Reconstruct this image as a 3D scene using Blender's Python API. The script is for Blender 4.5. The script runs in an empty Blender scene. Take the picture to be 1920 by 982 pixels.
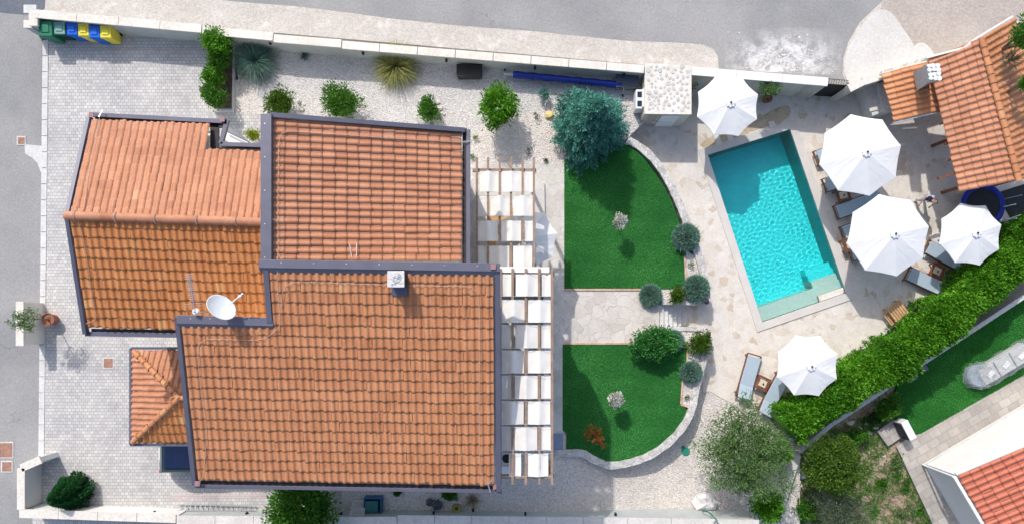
import bpy, bmesh, math, random
import numpy as np
from mathutils import Vector, Matrix
random.seed(7)
R = math.radians
# ------------------------------------------------------------------ camera, light, exposure
PX, PY, F, H = 960.0, 590.0, 1300.0, 31.3       # nadir pixel, focal length in photo pixels, camera height in metres
scene = bpy.context.scene
cd = bpy.data.cameras.new('camera'); cam = bpy.data.objects.new('camera', cd); scene.collection.objects.link(cam)
cam.location = (0, 0, H); cam.rotation_euler = (0, 0, 0)
cd.sensor_width = 36; cd.lens = 36*F/1920; cd.clip_end = 600; cd.clip_start = .5
cd.shift_x = (960-PX)/1920; cd.shift_y = (PY-491)/1920
scene.camera = cam
SUN_EL, SUN_AZ = 46.0, 25.0                      # elevation; light travels this many degrees right of straight down in the picture
wd = bpy.data.worlds.new('World'); scene.world = wd; wd.use_nodes = True
wn = wd.node_tree; bg = wn.nodes['Background']
sky = wn.nodes.new('ShaderNodeTexSky'); sky.sky_type = 'NISHITA'; sky.sun_disc = False
sky.sun_elevation = R(SUN_EL); sky.sun_rotation = R(-SUN_AZ); sky.altitude = 50; sky.air_density = 1.0; sky.dust_density = 2.5; sky.ozone_density = .4
wn.links.new(sky.outputs[0], bg.inputs[0]); bg.inputs[1].default_value = .15
sl = bpy.data.lights.new('sun', 'SUN'); sl.energy = 2.5; sl.angle = R(.9); sl.color = (1, .955, .89)
so = bpy.data.objects.new('sun', sl); scene.collection.objects.link(so)
ce = math.cos(R(SUN_EL))
so.rotation_euler = Vector((math.sin(R(SUN_AZ))*ce, -math.cos(R(SUN_AZ))*ce, -math.sin(R(SUN_EL)))).to_track_quat('-Z', 'Y').to_euler()
so.location = (-10, 20, 25)
vs = scene.view_settings; vs.view_transform = 'Standard'; vs.look = 'None'; vs.exposure = .48; vs.gamma = 1; vs.use_curve_mapping = False
scene.cycles.max_bounces = 6; scene.cycles.transparent_max_bounces = 12; scene.cycles.diffuse_bounces = 3

# ------------------------------------------------------------------ helpers
C = scene.collection
def W(px, py, z=0.0):
    k = (H-z)/F
    return Vector(((px-PX)*k, -(py-PY)*k, z))
def WP(pts, z=0.0): return [W(x, y, z) for x, y in pts]
def tag(o, label=None, cat=None, group=None, kind=None):
    if label: o['label'] = label
    if cat: o['category'] = cat
    if group: o['group'] = group
    if kind: o['kind'] = kind
    return o
def root(name, loc, label, cat, group=None, rz=0):
    o = bpy.data.objects.new(name, None); C.objects.link(o); o.location = loc; o.rotation_euler = (0, 0, rz)
    o.empty_display_size = .2
    return tag(o, label, cat, group)
def kids(o): return [c for c in bpy.data.objects if c.parent == o]
def copy_tree(o, parent=None):
    c = o.copy(); C.objects.link(c); c.parent = parent
    for ch in kids(o): copy_tree(ch, c)
    return c
def dup(o, loc, rz, label):
    c = copy_tree(o); c.location = loc; c.rotation_euler = (0, 0, rz); c['label'] = label
    return c
def np_mesh(name, V, Q, mat, parent=None, org=(0, 0, 0), tint=None, smooth=False):
    V = np.asarray(V, dtype=np.float32) - np.array(tuple(org), dtype=np.float32); Q = np.asarray(Q, dtype=np.int32)
    me = bpy.data.meshes.new(name); me.vertices.add(len(V)); me.vertices.foreach_set('co', V.ravel())
    n, k = Q.shape
    me.loops.add(n*k); me.loops.foreach_set('vertex_index', Q.ravel())
    me.polygons.add(n); me.polygons.foreach_set('loop_start', np.arange(0, n*k, k, dtype=np.int32))
    me.update(calc_edges=True)
    if smooth: me.polygons.foreach_set('use_smooth', np.ones(n, dtype=bool))
    if tint is not None:
        a = me.attributes.new('tint', 'FLOAT', 'FACE'); a.data.foreach_set('value', np.asarray(tint, dtype=np.float32))
    me.materials.append(mat); me.validate()
    o = bpy.data.objects.new(name, me); C.objects.link(o)
    if parent: o.parent = parent
    else: o.location = org
    return o
class M:
    def __init__(s, org=(0, 0, 0)): s.o = Vector(org); s.v = []; s.f = []
    def add(s, vs, fs):
        b = len(s.v); s.v += [tuple(v) for v in vs]; s.f += [tuple(b+i for i in f) for f in fs]; return s
    def box(s, c, size, rz=0, rx=0, ry=0):
        m = Matrix.Rotation(rz, 3, 'Z') @ Matrix.Rotation(ry, 3, 'Y') @ Matrix.Rotation(rx, 3, 'X'); c = Vector(c); a, b, d = [q/2 for q in size]
        vs = [c+m@Vector((x, y, z)) for x, y, z in ((-a,-b,-d),(a,-b,-d),(a,b,-d),(-a,b,-d),(-a,-b,d),(a,-b,d),(a,b,d),(-a,b,d))]
        return s.add(vs, [(3,2,1,0),(4,5,6,7),(0,1,5,4),(1,2,6,5),(2,3,7,6),(3,0,4,7)])
    def beam(s, p0, p1, w, h, off=0.0):
        """bar whose TOP centre line runs p0-p1; off moves it to the left of the direction"""
        p0 = Vector(p0); p1 = Vector(p1); d = p1-p0; n = Vector((-d.y, d.x, 0)).normalized()
        a = n*(w/2+off); b = n*(-w/2+off); dz = Vector((0, 0, -h))
        return s.add([p0+b+dz, p1+b+dz, p1+a+dz, p0+a+dz, p0+b, p1+b, p1+a, p0+a], [(3,2,1,0),(4,5,6,7),(0,1,5,4),(1,2,6,5),(2,3,7,6),(3,0,4,7)])
    def prism(s, poly, z0, z1):
        n = len(poly); z1s = z1 if isinstance(z1, (list, tuple)) else [z1]*n; z0s = z0 if isinstance(z0, (list, tuple)) else [z0]*n
        area = sum(poly[i][0]*poly[(i+1) % n][1]-poly[(i+1) % n][0]*poly[i][1] for i in range(n))
        idx = list(range(n)) if area > 0 else list(range(n))[::-1]
        P = [poly[i] for i in idx]; a = [z0s[i] for i in idx]; b = [z1s[i] for i in idx]
        return s.add([(p[0], p[1], q) for p, q in zip(P, a)]+[(p[0], p[1], q) for p, q in zip(P, b)],
                     [tuple(range(n))[::-1], tuple(range(n, 2*n))]+[(i, (i+1) % n, n+(i+1) % n, n+i) for i in range(n)])
    def tube(s, pts, r, n=8):
        pts = [Vector(p) for p in pts]; rs = r if isinstance(r, (list, tuple)) else [r]*len(pts); b = len(s.v); ref = None
        for i, p in enumerate(pts):
            d = (pts[min(i+1, len(pts)-1)]-pts[max(i-1, 0)]).normalized()
            if ref is None or abs(d.dot(ref)) > .95: ref = Vector((0, 0, 1)) if abs(d.z) < .9 else Vector((1, 0, 0))
            u = d.cross(ref).normalized(); w = u.cross(d)
            for k in range(n):
                t = 2*math.pi*k/n; s.v.append(tuple(p+(u*math.cos(t)+w*math.sin(t))*rs[i]))
        for i in range(len(pts)-1):
            for k in range(n):
                s.f.append((b+i*n+k, b+i*n+(k+1) % n, b+(i+1)*n+(k+1) % n, b+(i+1)*n+k))
        s.f.append(tuple(b+k for k in range(n))[::-1]); s.f.append(tuple(b+(len(pts)-1)*n+k for k in range(n)))
        return s
    def lathe(s, prof, c, n=20, a0=0.0, cap=True):
        c = Vector(c); b = len(s.v)
        for r, z in prof:
            for k in range(n):
                t = 2*math.pi*k/n+a0; s.v.append((c.x+r*math.cos(t), c.y+r*math.sin(t), c.z+z))
        for i in range(len(prof)-1):
            for k in range(n): s.f.append((b+i*n+k, b+i*n+(k+1) % n, b+(i+1)*n+(k+1) % n, b+(i+1)*n+k))
        if cap: s.f.append(tuple(b+k for k in range(n))[::-1]); s.f.append(tuple(b+(len(prof)-1)*n+k for k in range(n)))
        return s
    def blob(s, c, r, seg=10, ring=6, jit=.15, seed=0):
        rg = random.Random(seed); c = Vector(c); b = len(s.v)
        r = r if isinstance(r, (list, tuple)) else (r, r, r)
        s.v.append((c.x, c.y, c.z-r[2]))
        for i in range(1, ring):
            ph = math.pi*i/ring
            for k in range(seg):
                t = 2*math.pi*k/seg; q = 1+rg.uniform(-jit, jit)
                s.v.append((c.x+r[0]*q*math.sin(ph)*math.cos(t), c.y+r[1]*q*math.sin(ph)*math.sin(t), c.z-r[2]*q*math.cos(ph)))
        s.v.append((c.x, c.y, c.z+r[2])); top = len(s.v)-1
        for k in range(seg):
            s.f.append((b, b+1+(k+1) % seg, b+1+k)); q = b+1+(ring-2)*seg
            s.f.append((top, q+k, q+(k+1) % seg))
        for i in range(ring-2):
            for k in range(seg):
                q = b+1+i*seg; s.f.append((q+k, q+(k+1) % seg, q+seg+(k+1) % seg, q+seg+k))
        return s
    def build(s, name, mat, parent=None, smooth=False, bevel=0, seg=2):
        me = bpy.data.meshes.new(name); me.from_pydata([Vector(v)-s.o for v in s.v], [], s.f); me.materials.append(mat); me.update()
        if smooth: me.shade_smooth() if hasattr(me, 'shade_smooth') else None
        o = bpy.data.objects.new(name, me); C.objects.link(o)
        if parent: o.parent = parent
        else: o.location = s.o
        if bevel:
            b = o.modifiers.new('bevel', 'BEVEL'); b.width = bevel; b.segments = seg; b.limit_method = 'ANGLE'; b.angle_limit = R(35)
        return o
def sheet(name, poly, z, mat, holes=(), thick=1.0, kind='structure', zf=None):
    """filled polygon at height z (world xy points) with a skirt down its edge"""
    bm = bmesh.new(); loops = [poly]+list(holes); es = []
    for lp in loops:
        vs_ = [bm.verts.new((p[0], p[1], zf(p) if zf else z)) for p in lp]
        es += [bm.edges.new((vs_[i], vs_[(i+1) % len(vs_)])) for i in range(len(vs_))]
        lo = [bm.verts.new((p[0], p[1], z-thick)) for p in lp]
        for i in range(len(vs_)):
            j = (i+1) % len(vs_); bm.faces.new((vs_[i], vs_[j], lo[j], lo[i]))
    bmesh.ops.triangle_fill(bm, edges=es, use_beauty=True, normal=(0, 0, 1))
    bmesh.ops.recalc_face_normals(bm, faces=bm.faces)
    for f in bm.faces:
        if abs(f.normal.z) > .5 and f.normal.z < 0: f.normal_flip()
    me = bpy.data.meshes.new(name); bm.to_mesh(me); bm.free(); me.materials.append(mat)
    o = bpy.data.objects.new(name, me); C.objects.link(o)
    if kind: o['kind'] = kind
    return o
def smooth_line(pts, n=6):
    out = []; P = [Vector(p) for p in pts]
    for i in range(len(P)-1):
        a = P[max(i-1, 0)]; b = P[i]; c = P[i+1]; d = P[min(i+2, len(P)-1)]
        for k in range(n):
            t = k/n; out.append(.5*((2*b)+(c-a)*t+(2*a-5*b+4*c-d)*t*t+(3*b-a-3*c+d)*t**3))
    out.append(P[-1]); return out
def plane_hit(pl, px, py, lift=0.0):
    """point on the plane through three points seen at a photo pixel"""
    a, b, c = pl; n = (b-a).cross(c-a).normalized(); o = Vector((0, 0, H)); d = W(px, py, 0)-o
    t = (a-o).dot(n)/d.dot(n); p = o+d*t; n = n if n.z > 0 else -n
    return p+n*lift

# ------------------------------------------------------------------ materials
def base(name, rough=.7, spec=.3, metal=0):
    m = bpy.data.materials.new(name); m.use_nodes = True; nt = m.node_tree; b = nt.nodes['Principled BSDF']
    b.inputs['Roughness'].default_value = rough; b.inputs['Specular IOR Level'].default_value = spec; b.inputs['Metallic'].default_value = metal
    return m, nt, b
def nd(nt, t, ins=None, **pr):
    n = nt.nodes.new('ShaderNode'+t)
    for k, v in pr.items(): setattr(n, k, v)
    for k, v in (ins or {}).items():
        if hasattr(v, 'is_linked') or isinstance(v, bpy.types.NodeSocket): nt.links.new(v, n.inputs[k])
        else: n.inputs[k].default_value = v
    return n
def c4(c): return (c[0], c[1], c[2], 1)
def pos(nt, obj=False, sc=(1, 1, 1), rz=0, loc=(0, 0, 0)):
    s = nd(nt, 'TexCoord').outputs['Object'] if obj else nd(nt, 'NewGeometry').outputs['Position']
    mp = nd(nt, 'Mapping', {'Vector': s, 'Scale': sc, 'Rotation': (0, 0, rz), 'Location': loc}); return mp.outputs[0]
def ramp(nt, fac, stops, interp='LINEAR'):
    r = nt.nodes.new('ShaderNodeValToRGB'); nt.links.new(fac, r.inputs[0]); r.color_ramp.interpolation = interp; e = r.color_ramp.elements
    while len(e) < len(stops): e.new(.5)
    for i, (p, c) in enumerate(stops): e[i].position = p; e[i].color = c4(c)
    return r.outputs[0]
def noise(nt, vec, scale, detail=4, rough=.55, dist=0):
    return nd(nt, 'TexNoise', {'Vector': vec, 'Scale': scale, 'Detail': detail, 'Roughness': rough, 'Distortion': dist}).outputs[0]
def mix(nt, fac, a, b, mode='MIX'):
    m = nt.nodes.new('ShaderNodeMix'); m.data_type = 'RGBA'; m.blend_type = mode
    for i, v in ((0, fac), (6, a), (7, b)):
        if isinstance(v, bpy.types.NodeSocket): nt.links.new(v, m.inputs[i])
        elif i == 0: m.inputs[0].default_value = v
        else: m.inputs[i].default_value = c4(v)
    return m.outputs[2]
def bump(nt, b, h, strength=.5, dist=.02):
    n = nd(nt, 'Bump', {'Height': h, 'Strength': strength, 'Distance': dist}); nt.links.new(n.outputs[0], b.inputs['Normal'])
def col(nt, b, s): nt.links.new(s, b.inputs['Base Color'])
def vary(c, k): return tuple(min(1, max(0, x*k)) for x in c)
def plain(name, c, rough=.6, var=.12, scale=3, spec=.3, metal=0, bmp=0, fine=40):
    m, nt, b = base(name, rough, spec, metal); v = pos(nt, obj=True)
    f = noise(nt, v, scale, 6, .6); col(nt, b, ramp(nt, f, [(.3, vary(c, 1-var)), (.7, vary(c, 1+var))]))
    if bmp: bump(nt, b, noise(nt, v, fine, 4), bmp, .01)
    return m
def ground_mat(name, cs, s1, s2, bs, rough=.9, spk=None, bd=.02, blotch=None):
    """two scales of noise, optional stone speckle (scale, dark, light, strength)"""
    m, nt, b = base(name, rough, .2); v = pos(nt)
    c = ramp(nt, noise(nt, v, s1, 6, .6), [(.32, cs[0]), (.5, cs[1]), (.68, cs[2])])
    f2 = ramp(nt, noise(nt, v, s2, 5, .65), [(.3, (.84, .84, .84)), (.7, (1.12, 1.12, 1.12))]); c = mix(nt, 1, c, f2, 'MULTIPLY')
    h = noise(nt, v, s2, 5)
    if spk:
        vo = nd(nt, 'TexVoronoi', {'Vector': v, 'Scale': spk[0]}); sep = nd(nt, 'SeparateColor', {0: vo.outputs['Color']})
        c = mix(nt, spk[3], c, ramp(nt, sep.outputs[0], [(.0, spk[1]), (.3, vary(spk[2], .75)), (.6, spk[2]), (1, vary(spk[2], 1.2))]), 'MIX'); h = vo.outputs['Distance']
    if blotch:
        c = mix(nt, ramp(nt, noise(nt, v, blotch[0], 7, .7), [(blotch[1], (0, 0, 0)), (blotch[1]+.12, (1, 1, 1))]), c, blotch[2])
    col(nt, b, c); bump(nt, b, h, bs, bd); return m
ASPH = ground_mat('asphalt', [(.265, .262, .262), (.30, .297, .296), (.34, .335, .33)], .35, 9, .3, .9, (38, (.19, .19, .195), (.31, .31, .312), .35))
def crack(m, sc, wd, k):
    nt = m.node_tree; b = nt.nodes['Principled BSDF']; src = b.inputs['Base Color'].links[0].from_socket; v = pos(nt)
    wv = nd(nt, 'TexNoise', {'Vector': v, 'Scale': 1.3, 'Detail': 6}); vv = nd(nt, 'VectorMath', {0: v, 1: nd(nt, 'VectorMath', {0: wv.outputs['Color'], 1: (1.6, 1.6, 0)}, operation='MULTIPLY').outputs[0]}, operation='ADD').outputs[0]
    e = nd(nt, 'TexVoronoi', {'Vector': nd(nt, 'VectorMath', {0: vv, 1: (1, 1, 0)}, operation='MULTIPLY').outputs[0], 'Scale': sc}, feature='DISTANCE_TO_EDGE').outputs['Distance']
    ms = nd(nt, 'Math', {0: ramp(nt, e, [(0, (1, 1, 1)), (wd, (0, 0, 0))]), 1: ramp(nt, noise(nt, v, .5, 2), [(.5, (0, 0, 0)), (.58, (1, 1, 1))])}, operation='MULTIPLY').outputs[0]
    c = mix(nt, nd(nt, 'Math', {0: ms, 1: k}, operation='MULTIPLY').outputs[0], src, (.10, .10, .11))
    c = mix(nt, 1, c, ramp(nt, noise(nt, v, .22, 3, .5, .6), [(.35, (.86, .87, .89)), (.6, (1.06, 1.05, 1.04))]), 'MULTIPLY'); col(nt, b, c)
ASPH_D = ground_mat('dark_asphalt', [(.10, .115, .15), (.13, .145, .18), (.17, .18, .21)], .6, 12, .3, .9, (38, (.08, .09, .11), (.17, .18, .2), .4))
DIRT = ground_mat('verge_dirt', [(.46, .41, .36), (.51, .47, .42), (.57, .53, .49)], .5, 5, .5, .95, (20, (.34, .31, .29), (.57, .53, .49), .35), .03, (1.1, .56, (.66, .62, .58)))
DIRT_R = ground_mat('pink_dirt', [(.36, .31, .275), (.41, .36, .325), (.45, .405, .37)], .35, 7, .5, .95, (16, (.30, .26, .23), (.45, .40, .36), .3), .02)
SOIL = ground_mat('garden_soil', [(.16, .10, .065), (.30, .22, .15), (.44, .35, .26)], .6, 3, 1, .95, (9, (.12, .085, .06), (.40, .33, .26), .4), .05)
GRAV = ground_mat('white_gravel', [(.54, .51, .48), (.60, .57, .54), (.66, .63, .59)], .6, 7, .8, .9, (21, (.36, .35, .35), (.62, .60, .59), .6), .05)
GRAV_W = ground_mat('cream_gravel', [(.58, .52, .46), (.66, .60, .55), (.71, .66, .60)], .8, 7, .8, .9, (20, (.40, .37, .35), (.68, .64, .60), .55), .05, (1.3, .60, (.60, .47, .38)))
CONC = ground_mat('concrete', [(.52, .51, .50), (.58, .57, .56), (.64, .63, .61)], .8, 10, .3)
CONC_W = ground_mat('pale_concrete', [(.53, .515, .49), (.57, .555, .53), (.61, .595, .57)], .5, 12, .25, .9, None, .02, (.9, .66, (.54, .50, .45)))
def flag_mat(name, scale, stops, joint, jw, tone, bs=.4, warp=.35, sandy=None):
    m, nt, b = base(name, .8, .25); v = pos(nt)
    wv = nd(nt, 'TexNoise', {'Vector': v, 'Scale': scale*.9, 'Detail': 2}); vv = nd(nt, 'VectorMath', {0: v, 1: nd(nt, 'VectorMath', {0: wv.outputs['Color'], 1: (warp, warp, 0)}, operation='MULTIPLY').outputs[0]}, operation='ADD').outputs[0]
    flat = nd(nt, 'VectorMath', {0: vv, 1: (1, 1, 0)}, operation='MULTIPLY').outputs[0]
    vo = nd(nt, 'TexVoronoi', {'Vector': flat, 'Scale': scale}); sep = nd(nt, 'SeparateColor', {0: vo.outputs['Color']})
    ed = nd(nt, 'TexVoronoi', {'Vector': flat, 'Scale': scale}, feature='DISTANCE_TO_EDGE').outputs['Distance']
    c = ramp(nt, sep.outputs[0], stops)
    c = mix(nt, 1, c, ramp(nt, noise(nt, v, 1.1, 6, .65), [(.3, vary(tone, .84)), (.7, vary(tone, 1.12))]), 'MULTIPLY')
    c = mix(nt, 1, c, ramp(nt, noise(nt, v, 14, 5, .7), [(.25, (.84, .83, .82)), (.75, (1.12, 1.12, 1.12))]), 'MULTIPLY')
    e = ramp(nt, ed, [(0, (1, 1, 1)), (jw, (0, 0, 0))]); c = mix(nt, e, c, joint)
    if sandy: c = mix(nt, ramp(nt, noise(nt, v, sandy[0], 5, .6), [(sandy[1], (0, 0, 0)), (sandy[1]+.1, (.7, .7, .7))]), c, sandy[2])
    col(nt, b, c); bump(nt, b, ramp(nt, ed, [(0, (0, 0, 0)), (jw*1.5, (1, 1, 1))]), bs, .015); return m
TERR = flag_mat('terrace_stone', 3.6, [(0, (.54, .44, .34)), (.07, (.60, .53, .45)), (.22, (.66, .61, .55)), (.65, (.69, .65, .60)), (1, (.66, .61, .54))], (.60, .56, .51), .03, (1, 1, 1), .3)
PATH = flag_mat('path_stone', 2.6, [(0, (.54, .51, .47)), (.4, (.62, .59, .55)), (.8, (.66, .64, .60)), (1, (.58, .55, .51))], (.42, .39, .36), .022, (1, 1, 1), .5, .5)
PASS = flag_mat('worn_stone', 2.1, [(0, (.53, .49, .45)), (.4, (.60, .56, .52)), (1, (.65, .61, .57))], (.47, .44, .40), .018, (1, 1, 1), .7, .8, (2.2, .6, (.50, .44, .38)))
RUBBLE = flag_mat('rubble_stone', 5.5, [(0, (.42, .41, .40)), (.4, (.56, .55, .53)), (1, (.68, .66, .63))], (.40, .38, .36), .05, (1, 1, 1), .8, .2)
PEBBLE = flag_mat('pebble_stone', 4.6, [(0, (.42, .42, .42)), (.5, (.52, .51, .50)), (1, (.62, .61, .58))], (.78, .75, .70), .13, (1, 1, 1), .8, .25)
def brick_mat(name, c1, c2, mortar, bw, bh, ms, rz=0, tone=(1, 1, 1), red=None, off=.5):
    m, nt, b = base(name, .8, .25); v = pos(nt, rz=rz)
    br = nd(nt, 'TexBrick', {'Vector': v, 'Color1': c4(c1), 'Color2': c4(c2), 'Mortar': c4(mortar), 'Scale': 1, 'Mortar Size': ms, 'Brick Width': bw, 'Row Height': bh, 'Bias': 0.0, 'Mortar Smooth': .2}, offset=off)
    c = mix(nt, 1, br.outputs[0], ramp(nt, noise(nt, v, .7, 6, .6), [(.3, (.84, .84, .86)), (.7, (1.12, 1.11, 1.09))]), 'MULTIPLY')
    c = mix(nt, 1, c, ramp(nt, noise(nt, v, 5, 5, .7), [(.3, (.88, .88, .88)), (.7, (1.1, 1.1, 1.1))]), 'MULTIPLY')
    col(nt, b, c); bump(nt, b, br.outputs['Fac'], -.4, .01); return m
PAVER = brick_mat('driveway_pavers', (.44, .43, .42), (.555, .54, .515), (.27, .265, .28), .185, .145, .010)
BEIGE_P = brick_mat('beige_pavers', (.36, .33, .295), (.44, .41, .375), (.27, .25, .23), .55, .38, .012, R(-29.5))
PAVER_R = brick_mat('pink_pavers', (.50, .41, .40), (.56, .47, .46), (.36, .31, .31), .15, .122, .010)
BRICKE = brick_mat('edging_brick', (.50, .30, .22), (.60, .42, .32), (.55, .48, .42), .22, .3, .01)
def grass_mat(name, a, b_, c_, s=.5):
    m, nt, b = base(name, .85, .15); v = pos(nt)
    c = ramp(nt, noise(nt, v, s, 4, .5), [(.3, a), (.7, b_)])
    c = mix(nt, .7, c, ramp(nt, noise(nt, v, 22, 6, .8), [(.3, vary(a, .45)), (.5, b_), (.72, c_)]))
    col(nt, b, c); bump(nt, b, noise(nt, v, 45, 5, .8), .9, .05); return m
GRASS = grass_mat('lawn_green', (.014, .10, .02), (.024, .14, .03), (.055, .23, .055))
GRASS_N = grass_mat('bright_lawn', (.012, .095, .014), (.018, .13, .02), (.045, .21, .045))
def tile_mat(name, stops, stain=(.86, .82, .80)):
    m, nt, b = base(name, .62, .3); v = pos(nt)
    t = nd(nt, 'Attribute', attribute_name='tint', attribute_type='GEOMETRY').outputs['Fac']
    c = ramp(nt, t, stops); c = mix(nt, 1, c, ramp(nt, noise(nt, v, 1.3, 6, .65), [(.3, stain), (.65, (1.06, 1.06, 1.06))]), 'MULTIPLY')
    c = mix(nt, 1, c, ramp(nt, noise(nt, v, 13, 5, .7), [(.3, (.88, .86, .85)), (.7, (1.09, 1.09, 1.09))]), 'MULTIPLY')
    col(nt, b, c); bump(nt, b, noise(nt, v, 60, 3), .15, .01); return m
TILE = tile_mat('roof_tile', [(0, (.42, .178, .082)), (.4, (.49, .218, .104)), (.8, (.535, .252, .124)), (1, (.60, .325, .165))])
TILE_P = tile_mat('rosy_roof_tile', [(0, (.37, .155, .088)), (.4, (.45, .207, .118)), (.8, (.50, .242, .142)), (1, (.57, .31, .18))])
TILE_O = tile_mat('ochre_roof_tile', [(0, (.45, .17, .06)), (.4, (.54, .215, .075)), (.8, (.59, .26, .095)), (1, (.65, .35, .14))])
TILE_R = tile_mat('red_roof_tile', [(0, (.45, .13, .08)), (.5, (.52, .165, .10)), (1, (.58, .22, .14))], (.88, .86, .85))
METAL_D = plain('anthracite_metal', (.115, .115, .155), .45, .10, 2, .5, .3)
GUTTER_SHADE = plain('gutter_shade', (.035, .03, .035), .6, .2, 2)  # near-black colour carries the shade inside the gutters
WHITE_W = plain('white_render', (.68, .68, .67), .85, .04, 1.2, .2, bmp=.1)
CREAM_W = plain('cream_render', (.70, .68, .62), .85, .08, 1.5, .2, bmp=.2)
COPING = ground_mat('coping_stone', [(.60, .56, .50), (.66, .62, .56), (.71, .67, .62)], 1.2, 9, .2)
RIM = plain('pool_rim_stone', (.55, .52, .49), .8, .06, 1.5)
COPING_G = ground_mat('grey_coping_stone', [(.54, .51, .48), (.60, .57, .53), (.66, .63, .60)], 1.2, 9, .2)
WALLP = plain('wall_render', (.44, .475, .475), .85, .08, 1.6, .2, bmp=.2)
STONE_W = flag_mat('stone_wall_face', 2.5, [(0, (.46, .42, .36)), (.5, (.60, .56, .49)), (1, (.70, .66, .59))], (.62, .58, .5), .03, (1, 1, 1))
SAIL = plain('sail_cloth', (.71, .69, .655), .8, .05, 2.5, .15, bmp=.15, fine=9)
CANOPY = plain('parasol_cloth', (.70, .70, .70), .8, .02, 2, .15)
WOODG = plain('weathered_timber', (.27, .19, .145), .7, .25, 5)
WOODD = plain('dark_timber', (.17, .065, .035), .5, .3, 6)
WOODL = plain('light_timber', (.48, .29, .14), .6, .25, 5)
CUSH = plain('grey_blue_cushion', (.34, .42, .49), .85, .06, 4, .15, bmp=.2, fine=12)
BLACK = plain('black_plastic', (.02, .02, .022), .5, .2)
CHAR = plain('charcoal_plastic', (.035, .038, .045), .6, .2, 6)
STEEL = plain('galvanised_steel', (.55, .57, .6), .35, .1, 5, .5, .7)
WHITE_P = plain('white_metal', (.78, .79, .80), .4, .04)
GLASSB = plain('navy_roof_glass', (.015, .035, .11), .15, .2, 2, .6)
GLASSD = plain('dark_window_glass', (.012, .02, .045), .08, .3, 2, .8)
TERRA = plain('terracotta', (.30, .12, .075), .8, .3, 8)
BARK = plain('bark', (.17, .13, .10), .9, .35, 8, bmp=.8)
MULCH = ground_mat('mulch', [(.07, .045, .035), (.11, .07, .05), (.16, .11, .08)], 3, 14, .8)
ROCK = plain('pale_rock', (.62, .57, .51), .85, .18, 4, bmp=.5, fine=14)
RUST = plain('rusty_iron', (.34, .19, .14), .8, .25, 8, bmp=.6)
def leaf_mat(name, a, b_, c_, trans=.25, rough=.5, big=.6):
    m, nt, b = base(name, rough, .25); v = pos(nt)
    t = nd(nt, 'Attribute', attribute_name='tint', attribute_type='GEOMETRY').outputs['Fac']
    c = ramp(nt, t, [(0, a), (.5, b_), (1, c_)]); col(nt, b, c)
    tr = nt.nodes.new('ShaderNodeBsdfTranslucent'); nt.links.new(mix(nt, .5, c, (.20, .34, .03)), tr.inputs[0])
    mx = nt.nodes.new('ShaderNodeMixShader'); mx.inputs[0].default_value = trans
    nt.links.new(b.outputs[0], mx.inputs[1]); nt.links.new(tr.outputs[0], mx.inputs[2]); nt.links.new(mx.outputs[0], nt.nodes['Material Output'].inputs[0]); return m
L_BRIGHT = leaf_mat('bright_leaves', (.035, .14, .008), (.080, .27, .012), (.17, .43, .03))
L_MID = leaf_mat('green_leaves', (.025, .10, .010), (.052, .18, .016), (.11, .29, .03))
L_DARK = leaf_mat('dark_leaves', (.014, .045, .010), (.028, .085, .016), (.06, .15, .03))
L_THUJA = leaf_mat('conifer_leaves', (.010, .065, .020), (.018, .115, .035), (.04, .19, .06), .1)
L_BOX = leaf_mat('box_leaves', (.018, .11, .022), (.04, .20, .04), (.09, .32, .07), .15)
L_BLUE = leaf_mat('blue_spruce_needles', (.025, .125, .095), (.065, .235, .19), (.14, .40, .33), .05)
L_LAV = leaf_mat('lavender_leaves', (.08, .17, .13), (.15, .29, .23), (.28, .45, .37), .1)
L_BLUEG = leaf_mat('blue_grass_blades', (.030, .075, .060), (.062, .135, .110), (.13, .24, .20), .1)
L_OLIVE = leaf_mat('olive_leaves', (.05, .115, .028), (.10, .20, .055), (.20, .32, .12), .2)
L_OLIVED = leaf_mat('sage_leaves', (.05, .075, .045), (.09, .13, .075), (.16, .21, .13), .1)
L_YEL = leaf_mat('yellow_leaves', (.17, .22, .010), (.30, .36, .02), (.45, .50, .05))
L_STRAW = leaf_mat('pampas_blades', (.09, .12, .025), (.23, .24, .06), (.50, .45, .20), .2)
L_DRY = leaf_mat('dry_stalks', (.22, .17, .10), (.34, .27, .17), (.46, .38, .26), .1)
L_RED = leaf_mat('copper_leaves', (.30, .07, .02), (.46, .13, .03), (.60, .24, .06))
L_WHITE = leaf_mat('white_flowers', (.10, .16, .05), (.62, .62, .58), (.85, .85, .83), .1)
L_DKGR = leaf_mat('olive_green_leaves', (.03, .08, .008), (.065, .14, .014), (.14, .23, .03))

crack(ASPH, .28, .005, .4)
# ------------------------------------------------------------------ the setting: ground, roads, paving
TZ = -.9                                          # pool terrace level
NZ = -1.3                                         # neighbour's garden level
FAR = 90
pool_px = [(1327, 291), (1481, 243), (1586, 549), (1429, 604)]
sheet('ground', [(-250, -250), (250, -250), (250, 250), (-250, 250)], -1.5, SOIL, holes=[[tuple(p)[:2] for p in WP(pool_px, TZ)]], thick=.02)
def far(pts, z=0): return [tuple(W(x, y, z))[:2] for x, y in pts]
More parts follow.
